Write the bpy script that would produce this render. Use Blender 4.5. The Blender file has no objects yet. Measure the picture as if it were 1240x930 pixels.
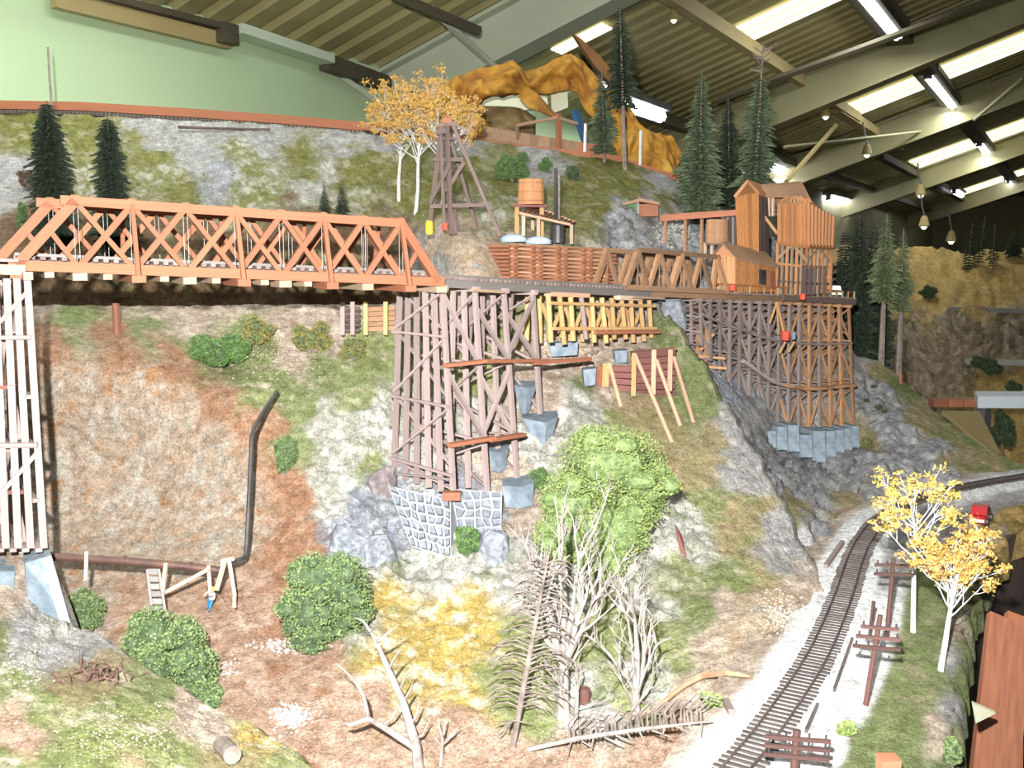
import bpy, bmesh, math, random
import numpy as np
from mathutils import Vector, Matrix
from mathutils.bvhtree import BVHTree

# ------------------------------------------------------------------ camera, light, exposure
SC = bpy.context.scene
COL = SC.collection
EZ = 1.60                                   # eye height above the room floor
F = 1205.0                                  # focal length in pixels of the 1240 wide frame
PITCH = math.atan(150.0 / F)
cam_d = bpy.data.cameras.new('camera')
cam_d.sensor_width = 36.0
cam_d.lens = 36.0 * F / 1240.0
cam_d.clip_start = 0.02
cam_d.clip_end = 200
cam = bpy.data.objects.new('camera', cam_d)
cam.location = (0, 0, EZ)
cam.rotation_euler = (math.pi / 2 - PITCH, 0, 0)
COL.objects.link(cam)
SC.camera = cam

world = bpy.data.worlds.new('hall_daylight')
SC.world = world
world.use_nodes = True
world.node_tree.nodes['Background'].inputs[0].default_value = (0.95, 0.98, 0.80, 1)
world.node_tree.nodes['Background'].inputs[1].default_value = 0.095

fl = bpy.data.lights.new('camera_flash', 'SPOT')      # the flash of the photographer's camera
fl.energy = 590
fl.spot_size = math.radians(112)
fl.spot_blend = 1.0
fl.shadow_soft_size = 0.012
fl.color = (1.0, 0.97, 0.93)
flo = bpy.data.objects.new('camera_flash', fl)
flo.location = (-0.07, -0.05, EZ + 0.16)
flo.rotation_euler = (math.pi / 2 - PITCH + math.radians(5.5), 0, 0)
COL.objects.link(flo)

vs = SC.view_settings
vs.view_transform = 'Standard'
vs.look = 'None'
vs.gamma = 1.0
vs.use_curve_mapping = False
vs.exposure = 0.18

# ------------------------------------------------------------------ projection helpers
CP, SP = math.cos(PITCH), math.sin(PITCH)
CAM = Vector((0, 0, EZ))


def ray(px, py):
    a, b = (px - 620.0) / F, (465.0 - py) / F
    return Vector((a, CP + b * SP, -SP + b * CP))


def P(px, py, d):
    """the point seen at pixel (px, py) that lies d metres in front of the camera"""
    return CAM + ray(px, py) * d


def on_z(px, py, z):
    r = ray(px, py)
    return CAM + r * ((z - EZ) / r.z)


# ------------------------------------------------------------------ object helpers
random.seed(7)
rnd = random.random


def U(a, b):
    return a + (b - a) * random.random()


def tag(o, label=None, cat=None, group=None, kind=None):
    if label: o['label'] = label
    if cat: o['category'] = cat
    if group: o['group'] = group
    if kind: o['kind'] = kind
    return o


def empty(name, loc, label, cat, group=None):
    o = bpy.data.objects.new(name, None)
    o.empty_display_size = 0.02
    o.location = loc
    COL.objects.link(o)
    return tag(o, label, cat, group)


class MB:
    """collects shapes in world space; build() links them as ONE mesh object"""

    def __init__(self):
        self.v, self.f, self.c = [], [], None

    def add(self, vs_, fs_):
        k = len(self.v)
        self.v += [tuple(v) for v in vs_]
        self.f += [tuple(i + k for i in f) for f in fs_]
        return self

    def box(self, c, sx, sy, sz, rz=0.0, M=None):
        c = Vector(c)
        R = M if M is not None else Matrix.Rotation(rz, 3, 'Z')
        vv = [c + R @ Vector((x * sx / 2, y * sy / 2, z * sz / 2)) for x, y, z in CUBE_V]
        return self.add(vv, CUBE_F)

    def bar(self, p, q, w, h, up=(0, 0, 1)):
        M = beam_matrix(p, q, w, h, up)
        return self.add([M @ Vector((x / 2, y / 2, z / 2)) for x, y, z in CUBE_V], CUBE_F)

    def tube(self, pts, rad, n=6, cap=True):
        pts = [Vector(p) for p in pts]
        if not hasattr(rad, '__len__'): rad = [rad] * len(pts)
        rings = []
        ref = None
        for i, p in enumerate(pts):
            t = (pts[min(i + 1, len(pts) - 1)] - pts[max(i - 1, 0)])
            if t.length < 1e-9: t = Vector((0, 0, 1))
            t.normalize()
            if ref is None:
                ref = Vector((1, 0, 0)) if abs(t.x) < 0.8 else Vector((0, 1, 0))
            a = (ref - t * ref.dot(t)).normalized()
            ref = a
            b = t.cross(a)
            rings.append([p + (a * math.cos(2 * math.pi * k / n) + b * math.sin(2 * math.pi * k / n)) * rad[i] for k in range(n)])
        vv = [v for r in rings for v in r]
        ff = []
        for i in range(len(rings) - 1):
            for k in range(n):
                ff.append((i * n + k, i * n + (k + 1) % n, (i + 1) * n + (k + 1) % n, (i + 1) * n + k))
        if cap:
            ff.append(tuple(range(n - 1, -1, -1)))
            ff.append(tuple((len(rings) - 1) * n + k for k in range(n)))
        return self.add(vv, ff)

    def lathe(self, c, prof, n=16, axis=None):
        """prof = [(radius, height)...] about a vertical axis through c"""
        c = Vector(c)
        vv, ff = [], []
        for r, h in prof:
            for k in range(n):
                a = 2 * math.pi * k / n
                vv.append(c + Vector((r * math.cos(a), r * math.sin(a), h)))
        for i in range(len(prof) - 1):
            for k in range(n):
                ff.append((i * n + k, i * n + (k + 1) % n, (i + 1) * n + (k + 1) % n, (i + 1) * n + k))
        ff.append(tuple(range(n - 1, -1, -1)))
        ff.append(tuple((len(prof) - 1) * n + k for k in range(n)))
        return self.add(vv, ff)

    def prism(self, poly, ext):
        """closed prism: polygon of 3-D points pushed along the vector ext"""
        poly = [Vector(p) for p in poly]
        ext = Vector(ext)
        n = len(poly)
        vv = poly + [p + ext for p in poly]
        ff = [tuple(range(n)), tuple(range(2 * n - 1, n - 1, -1))]
        for k in range(n):
            ff.append((k, k + n, (k + 1) % n + n, (k + 1) % n))
        return self.add(vv, ff)

    def build(self, name, mat, parent=None, smooth=False, label=None, cat=None, group=None, kind=None, origin=None):
        if origin is None:
            if parent is not None:
                origin = wloc(parent)
            else:
                a = np.array(self.v)
                origin = Vector((a[:, 0].mean(), a[:, 1].mean(), a[:, 2].min()))
        o = Vector(origin)
        me = bpy.data.meshes.new(name)
        me.from_pydata([(v[0] - o.x, v[1] - o.y, v[2] - o.z) for v in self.v], [], self.f)
        me.materials.append(M[mat] if isinstance(mat, str) else mat)
        if smooth: me.polygons.foreach_set('use_smooth', [True] * len(me.polygons))
        if self.c is not None:
            ca = me.color_attributes.new('Col', 'FLOAT_COLOR', 'POINT')
            ca.data.foreach_set('color', np.concatenate([np.array(self.c, dtype=np.float32), np.ones((len(self.c), 1), np.float32)], 1).ravel())
        ob = bpy.data.objects.new(name, me)
        if parent is not None:
            ob.parent = parent
        else:
            ob.location = o
        COL.objects.link(ob)
        return tag(ob, label, cat, group, kind)


def wloc(o):
    """world position of an empty or mesh that is only ever translated"""
    p = Vector(o.location)
    while o.parent is not None:
        o = o.parent
        p += Vector(o.location)
    return p


CUBE_V = [(-1, -1, -1), (1, -1, -1), (1, 1, -1), (-1, 1, -1), (-1, -1, 1), (1, -1, 1), (1, 1, 1), (-1, 1, 1)]
CUBE_F = [(0, 3, 2, 1), (4, 5, 6, 7), (0, 1, 5, 4), (1, 2, 6, 5), (2, 3, 7, 6), (3, 0, 4, 7)]


def beam_matrix(p, q, w, h, up=(0, 0, 1)):
    p, q = Vector(p), Vector(q)
    d = q - p
    L = d.length
    z = d.normalized()
    up = Vector(up)
    if abs(z.dot(up.normalized())) > 0.97: up = Vector((0.8, 0.6, 0))
    x = up.cross(z).normalized()
    y = z.cross(x)
    m = Matrix((x * w, y * h, z * L)).transposed().to_4x4()
    m.translation = (p + q) / 2
    return m


_cubes = {}


def unit_mesh(mat, kind='cube'):
    k = (mat, kind)
    if k not in _cubes:
        me = bpy.data.meshes.new('timber' if kind == 'cube' else 'round')
        if kind == 'cube':
            me.from_pydata([(x / 2, y / 2, z / 2) for x, y, z in CUBE_V], [], CUBE_F)
        else:
            n = 8
            vv = [(0.5 * math.cos(2 * math.pi * i / n), 0.5 * math.sin(2 * math.pi * i / n), z) for z in (-.5, .5) for i in range(n)]
            ff = [(i, (i + 1) % n, n + (i + 1) % n, n + i) for i in range(n)] + [tuple(range(n - 1, -1, -1)), tuple(range(n, 2 * n))]
            me.from_pydata(vv, [], ff)
        me.materials.append(M[mat])
        _cubes[k] = me
    return _cubes[k]


def beam(name, p, q, w, h, mat, parent, up=(0, 0, 1), kind='cube', label=None):
    """one timber: an object of its own, sharing the unit mesh of its material"""
    o = bpy.data.objects.new(name, unit_mesh(mat, kind))
    m = beam_matrix(p, q, w, h, up)
    o.parent = parent
    m.translation -= wloc(parent)
    o.matrix_local = m
    COL.objects.link(o)
    if label: o['label'] = label
    return o


def lerp(a, b, t):
    return a + (b - a) * t


# ------------------------------------------------------------------ noise (vectorised)
def _hash(ix, iy, iz, seed):
    h = (ix * 374761393 + iy * 668265263 + iz * 2147483647 + seed * 974634777) & 0xFFFFFFFF
    h = ((h ^ (h >> 13)) * 1274126177) & 0xFFFFFFFF
    h = h ^ (h >> 16)
    return (h & 0xFFFF) / 65535.0


def vnoise(p, seed=0):
    i = np.floor(p).astype(np.int64)
    f = p - i
    f = f * f * (3 - 2 * f)
    out = 0
    for dx in (0, 1):
        for dy in (0, 1):
            for dz in (0, 1):
                w = (f[:, 0] if dx else 1 - f[:, 0]) * (f[:, 1] if dy else 1 - f[:, 1]) * (f[:, 2] if dz else 1 - f[:, 2])
                out = out + w * _hash(i[:, 0] + dx, i[:, 1] + dy, i[:, 2] + dz, seed)
    return out


def fbm(p, scale, octv=4, seed=0, gain=0.5):
    out, a, t = 0, 1.0, 0
    for k in range(octv):
        out = out + a * vnoise(p * scale * 2.03 ** k + 17.3 * k, seed + k)
        t += a
        a *= gain
    return out / t


# ------------------------------------------------------------------ materials
M = {}


def new_mat(name):
    m = bpy.data.materials.new(name)
    m.use_nodes = True
    M[name] = m
    nt = m.node_tree
    return m, nt, nt.nodes['Principled BSDF']


def nd(nt, t, **kw):
    n = nt.nodes.new(t)
    for k, v in kw.items():
        if k in n.inputs.keys():
            n.inputs[k].default_value = v
        else:
            setattr(n, k, v)
    return n


def ramp(nt, fac, stops):
    r = nt.nodes.new('ShaderNodeValToRGB')
    while len(r.color_ramp.elements) < len(stops): r.color_ramp.elements.new(0.5)
    for e, (p, c) in zip(r.color_ramp.elements, stops):
        e.position = p
        e.color = (*c, 1)
    nt.links.new(fac, r.inputs[0])
    return r.outputs[0]


def mixc(nt, fac, a, b, mode='MIX'):
    n = nt.nodes.new('ShaderNodeMix')
    n.data_type = 'RGBA'
    n.blend_type = mode
    for sock, v in ((n.inputs[0], fac), (n.inputs[6], a), (n.inputs[7], b)):
        if isinstance(v, (int, float)): sock.default_value = v
        elif isinstance(v, tuple): sock.default_value = (*v, 1)
        else: nt.links.new(v, sock)
    return n.outputs[2]


def bump(nt, bs, h, strength, dist):
    b = nt.nodes.new('ShaderNodeBump')
    b.inputs['Strength'].default_value = strength
    b.inputs['Distance'].default_value = dist
    nt.links.new(h, b.inputs['Height'])
    nt.links.new(b.outputs[0], bs.inputs['Normal'])


def wood(name, col, var=0.25, rough=0.75, scale=9.0):
    """stained timber: each piece a slightly different shade, grain along the piece"""
    m, nt, bs = new_mat(name)
    tc = nt.nodes.new('ShaderNodeTexCoord')
    oi = nt.nodes.new('ShaderNodeObjectInfo')
    ad = nt.nodes.new('ShaderNodeVectorMath'); ad.operation = 'ADD'
    nt.links.new(tc.outputs['Object'], ad.inputs[0])
    nt.links.new(oi.outputs['Random'], ad.inputs[1])
    mp = nt.nodes.new('ShaderNodeMapping')
    mp.inputs['Scale'].default_value = (1, 1, 0.6)
    nt.links.new(ad.outputs[0], mp.inputs[0])
    n1 = nd(nt, 'ShaderNodeTexNoise', Scale=scale, Detail=4.0)
    nt.links.new(mp.outputs[0], n1.inputs['Vector'])
    lo = tuple(c * (1 - var) for c in col)
    hi = tuple(min(1, c * (1 + var)) for c in col)
    g = ramp(nt, n1.outputs[0], [(0.3, lo), (0.7, hi)])
    r = ramp(nt, oi.outputs['Random'], [(0.0, (1 - var,) * 3), (1.0, (1 + var * .6,) * 3)])
    nt.links.new(mixc(nt, 1.0, g, r, 'MULTIPLY'), bs.inputs['Base Color'])
    bs.inputs['Roughness'].default_value = rough
    bump(nt, bs, n1.outputs[0], 0.3, 0.002)
    return m


def mottled(name, cols, scale=6.0, rough=0.9, bmp=0.3, bdist=0.004, detail=6.0, coord='Object', metal=0.0):
    m, nt, bs = new_mat(name)
    tc = nt.nodes.new('ShaderNodeTexCoord')
    n1 = nd(nt, 'ShaderNodeTexNoise', Scale=scale, Detail=detail)
    nt.links.new(tc.outputs[coord], n1.inputs['Vector'])
    k = len(cols)
    st = [(0.3 + 0.4 * i / max(1, k - 1), c) for i, c in enumerate(cols)]
    nt.links.new(ramp(nt, n1.outputs[0], st), bs.inputs['Base Color'])
    bs.inputs['Roughness'].default_value = rough
    bs.inputs['Metallic'].default_value = metal
    if bmp: bump(nt, bs, n1.outputs[0], bmp, bdist)
    return m


def emit(name, col, s):
    m, nt, bs = new_mat(name)
    bs.inputs['Base Color'].default_value = (*col, 1)
    bs.inputs['Emission Color'].default_value = (*col, 1)
    bs.inputs['Emission Strength'].default_value = s
    return m


def foliage(name, cols, rough=0.8):
    """leaf colour varies with a noise through the plant and from leaf cluster to leaf cluster"""
    m, nt, bs = new_mat(name)
    tc = nt.nodes.new('ShaderNodeTexCoord')
    n1 = nd(nt, 'ShaderNodeTexNoise', Scale=90.0, Detail=2.0)
    nt.links.new(tc.outputs['Object'], n1.inputs['Vector'])
    k = len(cols)
    nt.links.new(ramp(nt, n1.outputs[0], [(0.3 + 0.4 * i / max(1, k - 1), c) for i, c in enumerate(cols)]), bs.inputs['Base Color'])
    bs.inputs['Roughness'].default_value = rough
    return m


# terrain: colour attribute of the modelled scenery, speckled with fine ground cover
m, nt, bs = new_mat('scenery')
at_ = nt.nodes.new('ShaderNodeAttribute'); at_.attribute_name = 'Col'
tc = nt.nodes.new('ShaderNodeTexCoord')
n1 = nd(nt, 'ShaderNodeTexNoise', Scale=210.0, Detail=6.0, Roughness=0.72)
nt.links.new(tc.outputs['Object'], n1.inputs['Vector'])
n2 = nd(nt, 'ShaderNodeTexNoise', Scale=55.0, Detail=6.0, Roughness=0.7)
nt.links.new(tc.outputs['Object'], n2.inputs['Vector'])
g1 = ramp(nt, n1.outputs[0], [(0.30, (0.42, 0.39, 0.35)), (0.48, (0.95, 0.95, 0.95)), (0.62, (1.25, 1.25, 1.25)), (0.72, (1.7, 1.68, 1.6))])
g2 = ramp(nt, n2.outputs[0], [(0.3, (0.60, 0.58, 0.54)), (0.5, (1.0, 1.0, 1.0)), (0.68, (1.35, 1.37, 1.40))])
c1 = mixc(nt, 1.0, at_.outputs['Color'], g1, 'MULTIPLY')
nt.links.new(mixc(nt, 1.0, c1, g2, 'MULTIPLY'), bs.inputs['Base Color'])
bs.inputs['Roughness'].default_value = 0.95
bs.inputs['Specular IOR Level'].default_value = 0.15
bump(nt, bs, n1.outputs[0], 0.8, 0.009)

wood('bridge_orange', (0.27, 0.098, 0.048), 0.16)
wood('bridge_pale', (0.36, 0.26, 0.175), 0.2)
wood('weathered_grey', (0.30, 0.235, 0.225), 0.22)
wood('weathered_dark', (0.20, 0.155, 0.14), 0.3)
wood('trestle_purple', (0.225, 0.178, 0.165), 0.3)
wood('trestle_tan', (0.36, 0.20, 0.105), 0.3)
wood('timber_yellow', (0.52, 0.32, 0.14), 0.28)
wood('timber_pink', (0.50, 0.30, 0.20), 0.22)
wood('plank_rust', (0.32, 0.12, 0.065), 0.25)
wood('crib_red', (0.30, 0.12, 0.065), 0.28)
wood('maroon', (0.16, 0.06, 0.05), 0.3)
wood('mine_orange', (0.37, 0.16, 0.055), 0.34)
wood('mine_stud', (0.47, 0.225, 0.10), 0.2)
wood('roof_brown', (0.24, 0.145, 0.085), 0.25)
wood('dark_timber', (0.10, 0.072, 0.062), 0.3)
wood('derrick_wood', (0.15, 0.105, 0.095), 0.3)
wood('tie_dark', (0.075, 0.06, 0.055), 0.3)
wood('pole_wood', (0.075, 0.035, 0.03), 0.3)
wood('fascia_red', (0.29, 0.105, 0.048), 0.15)
wood('table_wood', (0.22, 0.085, 0.045), 0.2)
wood('pale_stick', (0.55, 0.42, 0.31), 0.15)
wood('ladder_grey', (0.25, 0.245, 0.23), 0.15)
mottled('rail_steel', [(0.07, 0.055, 0.05), (0.16, 0.13, 0.12)], 40, 0.5, 0.1, metal=0.4)
mottled('rail_dull', [(0.11, 0.10, 0.095), (0.20, 0.19, 0.18)], 40, 0.6, 0.1)
mottled('concrete', [(0.12, 0.16, 0.20), (0.17, 0.22, 0.265), (0.24, 0.285, 0.33)], 55, 0.9, 0.4)
mottled('stone_grey', [(0.11, 0.125, 0.15), (0.17, 0.19, 0.225), (0.25, 0.27, 0.31)], 80, 0.9, 0.6)
mottled('mortar', [(0.30, 0.32, 0.35), (0.38, 0.40, 0.43)], 30, 0.95, 0.3)
mottled('rubble_tan', [(0.40, 0.30, 0.22), (0.62, 0.52, 0.42)], 40, .95, .4)
mottled('rubble_grey', [(0.30, 0.30, 0.30), (0.50, 0.49, 0.47)], 40, .95, .4)
mottled('card_white', [(0.62, 0.70, 0.78), (0.66, 0.74, 0.82)], 3, .6, 0)
mottled('pipe_rust', [(0.05, 0.028, 0.024), (0.10, 0.055, 0.045), (0.17, 0.08, 0.05)], 25, 0.5, 0.2)
mottled('black_iron', [(0.02, 0.02, 0.022), (0.06, 0.06, 0.06)], 20, 0.5, 0.2)
mottled('wire', [(0.22, 0.2, 0.18), (0.32, 0.29, 0.27)], 20, 0.5, 0)
mottled('dead_bark', [(0.14, 0.12, 0.112), (0.26, 0.23, 0.215), (0.38, 0.345, 0.33)], 60, 0.9, 0.4)
mottled('dead_dark', [(0.08, 0.064, 0.055), (0.15, 0.122, 0.108), (0.24, 0.205, 0.185)], 60, 0.9, 0.4)
mottled('birch_bark', [(0.45, 0.44, 0.43), (0.66, 0.66, 0.66)], 60, 0.8, 0.2)
mottled('pine_bark', [(0.13, 0.105, 0.09), (0.26, 0.22, 0.19)], 60, 0.9, 0.3)
foliage('leaf_gold', [(0.36, 0.20, 0.035), (0.50, 0.30, 0.07), (0.60, 0.42, 0.16)])
foliage('leaf_yellow', [(0.42, 0.29, 0.04), (0.55, 0.40, 0.09), (0.64, 0.52, 0.2)])
foliage('leaf_bush', [(0.07, 0.115, 0.04), (0.13, 0.19, 0.07), (0.20, 0.27, 0.115)])
foliage('leaf_bright', [(0.12, 0.17, 0.045), (0.20, 0.27, 0.085), (0.30, 0.37, 0.14)])
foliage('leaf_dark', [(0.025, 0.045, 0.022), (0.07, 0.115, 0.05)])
foliage('needle_dark', [(0.014, 0.024, 0.014), (0.045, 0.07, 0.038)])
foliage('needle_green', [(0.045, 0.07, 0.036), (0.095, 0.135, 0.07), (0.15, 0.19, 0.105)])
foliage('needle_far', [(0.055, 0.08, 0.035), (0.125, 0.165, 0.075), (0.19, 0.23, 0.115)])
foliage('leaf_green', [(0.045, 0.10, 0.025), (0.09, 0.17, 0.045), (0.14, 0.24, 0.07)])
foliage('leaf_olive', [(0.15, 0.145, 0.04), (0.26, 0.24, 0.08)])
foliage('leaf_brown', [(0.08, 0.045, 0.035), (0.17, 0.10, 0.08)])

mottled('rock_blue', [(0.11, 0.125, 0.15), (0.19, 0.21, 0.24), (0.31, 0.33, 0.36)], 75, .95, .9, .012, detail=9.0)
mottled('rock_purple', [(0.10, 0.085, 0.088), (0.17, 0.145, 0.15), (0.28, 0.25, 0.25)], 75, .95, .9, .012, detail=9.0)
# ------------------------------------------------------------------ the hall
TH = math.radians(29.4)
DL = Vector((math.sin(TH), math.cos(TH), 0))       # along the hall
DP = Vector((math.cos(TH), -math.sin(TH), 0))      # across the hall, up the roof slope
SW, TE, SL = -4.0, 1.23, 0.34                      # wall offset, eave above the eye, roof slope


def RC(s, l, t):
    return DP * s + DL * l + Vector((0, 0, EZ + t))


def roof_t(s, drop=0.0):
    return TE - drop + SL * (s - SW)


def roof_pt(px, py, drop=0.0):
    """where the view ray through a pixel meets the roof plane -> (s, l)"""
    r = ray(px, py)
    rs, rl, rz = r.dot(DP), r.dot(DL), r.z
    k = (TE - drop - SL * SW) / (rz - SL * rs)
    return k * rs, k * rl


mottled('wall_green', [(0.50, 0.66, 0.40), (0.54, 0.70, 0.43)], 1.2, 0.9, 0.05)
mottled('roof_sheet', [(0.33, 0.29, 0.13), (0.40, 0.36, 0.17)], 1.5, 0.55, 0.05)
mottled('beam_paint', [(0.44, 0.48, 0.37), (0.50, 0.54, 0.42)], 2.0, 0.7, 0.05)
mottled('beam_olive', [(0.29, 0.27, 0.15), (0.35, 0.33, 0.19)], 2.0, 0.7, 0.05)
mottled('purlin_dark', [(0.06, 0.05, 0.03), (0.10, 0.085, 0.05)], 2.0, 0.7, 0.05)
mottled('purlin_tan', [(0.36, 0.28, 0.12), (0.44, 0.35, 0.16)], 2.0, 0.7, 0.05)
mottled('trim_pale', [(0.55, 0.66, 0.50), (0.60, 0.70, 0.55)], 2.0, 0.7, 0.05)
mottled('floor_dark', [(0.06, 0.045, 0.04), (0.10, 0.08, 0.07)], 3.0, 0.8, 0.05)
emit('tube_glow', (0.90, 0.93, 1.0), 11.0)
emit('skylight_glow', (1.0, 0.96, 0.66), 1.5)
mottled('lamp_metal', [(0.10, 0.10, 0.12), (0.16, 0.16, 0.18)], 4, 0.5, 0)

fl_ = MB().add([RC(-9, -6, -EZ), RC(9, -6, -EZ), RC(9, 34, -EZ), RC(-9, 34, -EZ)], [(0, 1, 2, 3)])
tag(fl_.build('floor', 'floor_dark'), 'dark hall floor under the layout', 'floor', kind='structure')

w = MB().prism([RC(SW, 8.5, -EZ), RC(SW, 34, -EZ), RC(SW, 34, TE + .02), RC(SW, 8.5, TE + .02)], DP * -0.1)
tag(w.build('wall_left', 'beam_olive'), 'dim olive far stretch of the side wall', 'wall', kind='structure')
w = MB().prism([RC(SW, -6, -EZ), RC(SW, 8.5, -EZ), RC(SW, 8.5, TE + .02), RC(SW, -6, TE + .02)], DP * -0.1)
tag(w.build('wall_left', 'wall_green'), 'pale green side wall of the hall', 'wall', kind='structure')
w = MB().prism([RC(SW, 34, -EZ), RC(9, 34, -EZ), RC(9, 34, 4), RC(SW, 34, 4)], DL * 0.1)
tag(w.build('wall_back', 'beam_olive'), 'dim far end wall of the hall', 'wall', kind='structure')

# ribbed steel roof: ribs run up the slope; skylight strips are gaps filled with glowing sheets
SKY = []
for quad in (((890, 26), (1030, -22), (1030, 4), (908, 48)),
             ((1020, 128), (1260, 34), (1260, 58), (1030, 142)),
             ((1106, 194), (1260, 138), (1260, 153), (1114, 204)),
             ((1158, 234), (1260, 197), (1260, 207), (1162, 240)),
             ((672, 57), (730, 30), (735, 42), (680, 66))):
    sl = [roof_pt(*q, drop=0.03) for q in quad]
    SKY.append((min(q[0] for q in sl), max(q[0] for q in sl),
                (sl[0][1] + sl[1][1]) / 2, (sl[2][1] + sl[3][1]) / 2))


def ribs(s0, s1, l0, l1, amp, per):
    mb = MB()
    k = 0
    l = l0
    vv, ff = [], []
    prof = []
    while l < l1:
        for fr, h in ((0.0, 0), (0.55, 0), (0.65, amp), (0.9, amp)):
            ll = l + fr * per
            if ll <= l1: prof.append((ll, h))
        l += per
    prof.append((l1, 0))
    for ll, h in prof:
        vv.append(RC(s0, ll, roof_t(s0) + h))
        vv.append(RC(s1, ll, roof_t(s1) + h))
    for i in range(len(prof) - 1):
        ff.append((2 * i, 2 * i + 1, 2 * i + 3, 2 * i + 2))
    return mb.add(vv, ff)


tag(ribs(SW - .2, 9, -6, 34, 0.035, 0.21).build('ceiling', 'roof_sheet'), 'ribbed olive steel roof sheeting', 'ceiling', kind='structure')
for i, (s0, s1, la, lb) in enumerate(SKY):
    l0, l1 = min(la, lb), max(la, lb)
    mb = MB()
    n = 3
    o = None
    for k in range(n):
        a, b = l0 + (l1 - l0) * k / n, l0 + (l1 - l0) * (k + .66) / n
        h = 0.03
        mb.prism([RC(s0, a, roof_t(s0) - h), RC(s1, a, roof_t(s1) - h), RC(s1, b, roof_t(s1) - h), RC(s0, b, roof_t(s0) - h)], (0, 0, 0.012))
    o = mb.build('window_%d' % (i + 1), 'skylight_glow', kind='structure')
    tag(o, ['bright translucent skylight strip nearest the top edge of the view',
            'long translucent skylight strip crossing behind the second tube lamp',
            'narrow translucent skylight strip by the third tube lamp',
            'thinnest translucent skylight strip farthest down the hall',
            'short bright skylight patch above the mustard mountain shell'][i], 'skylight')

# sloping main rafters, placed along the hall
raft = []
for (px, py, dep, mat, lab) in ((600, 78, .34, 'beam_paint', 'wide pale green sloping roof beam above the yellow trees'),
                                (938, 152, .42, 'beam_olive', 'broad olive sloping roof beam behind the tall dead-topped pine'),
                                (990, 214, .42, 'beam_olive', 'olive sloping roof beam above the mine roof'),
                                (1022, 262, .42, 'beam_olive', 'far olive sloping roof beam just above the hazy pines'),
                                (1075, 285, .42, 'beam_olive', 'farthest olive sloping roof beam near the small lamps')):
    s, l = roof_pt(px, py, dep)
    raft.append(l)
    e = empty('rafter', RC(SW, l, roof_t(SW)), lab, 'roof beam')
    e['kind'] = 'structure'
    for nm, t0, t1, wd in (('web', -dep, -.02, .05), ('flange', -dep - .02, -dep, .2), ('flange', -.06, -.035, .2)):
        mb = MB()
        a0, a1 = SW + .02, 9
        pts = [RC(a0, l - wd / 2, roof_t(a0) + t0), RC(a1, l - wd / 2, roof_t(a1) + t0), RC(a1, l - wd / 2, roof_t(a1) + t1), RC(a0, l - wd / 2, roof_t(a0) + t1)]
        mb.prism(pts, DL * wd)
        mb.build(nm, mat, e)

# purlins along the hall, under the sheeting
for (px, py, a, b, wd, mat, lab) in ((890, 45, 5.6, 12.5, .07, 'purlin_tan', 'tan purlin running down to the dead-topped pine'),
                                     (1003, 125, 11.5, 16, .13, 'purlin_tan', 'tan purlin hanging below the skylight end'),
                                     (1106, 210, 16, 30, .13, 'purlin_dark', 'thin dark purlin over the distant hill'),
                                     (1150, 122, 5, 34, .22, 'purlin_dark', 'dark lamp rail carrying the row of tube lamps'),
                                     (775, 135, 7.6, 30, .12, 'purlin_dark', 'dark lamp rail low along the far wall')):
    s, l = roof_pt(px, py, .12)
    mb = MB().bar(RC(s, a, roof_t(s, .12)), RC(s, b, roof_t(s, .12)), wd, .1)
    mb.build('purlin', mat, label=lab, cat='purlin', kind='structure')

# eave trim along the green wall
def eave(name, pa, pb, h, th, mat, lab, off=0.0):
    """strip on the wall between two pixel columns, top edge through the pixels"""
    def wp(px, py):
        r = ray(px, py)
        k = (SW + 0.05 + off) / r.dot(DP)
        return CAM + r * k
    a, b = wp(*pa), wp(*pb)
    mb = MB().prism([a, b, b - Vector((0, 0, h)), a - Vector((0, 0, h))], DP * th)
    return mb.build(name, mat, label=lab, cat='eave trim', kind='structure')


eave('trim_1', (60, -12), (272, 42), .075, .04, 'purlin_tan', 'tan channel along the top of the green wall')
eave('trim_2', (85, -14), (272, 33), .03, .08, 'purlin_dark', 'dark gutter line above the tan channel')
eave('trim_3', (274, 31), (386, 68), .05, .12, 'trim_pale', 'pale strip along the top of the green wall')
eave('trim_4', (254, 28), (272, 33), .10, .10, 'purlin_dark', 'dark bracket ending the tan channel')
eave('trim_5', (386, 66), (462, 94), .09, .08, 'purlin_dark', 'dark eave beam running to the pale roof beam')


def strut(p, q, r, mat, lab):
    MB().tube([p, q], r, 6).build('brace_rod', mat, label=lab, cat='brace', kind='structure')


strut(P(522, 10, 5.4), P(600, 82, 5.9), .022, 'beam_paint', 'pale brace rod crossing the pale roof beam')
strut(P(402, 84, 6.0), P(470, 132, 6.2), .018, 'beam_paint', 'pale brace rod at the corner of the green wall')
strut(P(476, -6, 5.2), P(580, 38, 5.5), .03, 'purlin_dark', 'dark pipe under the roof sheets at top centre')
strut(P(1012, 152, 9.5), P(952, 220, 8.6), .022, 'purlin_tan', 'tan brace rod slanting above the mine roof')
strut(P(950, 178, 9), P(1125, 158, 13), .015, 'beam_olive', 'thin tie wire under the tan purlin')
strut(P(1240, 94, 10), P(1180, 145, 11), .018, 'beam_olive', 'thin brace rod at the right edge of the roof')
strut(P(868, 122, 7.8), P(1240, -14, 7.0), .03, 'purlin_dark', 'thin pipe parallel to the second roof beam')


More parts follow.
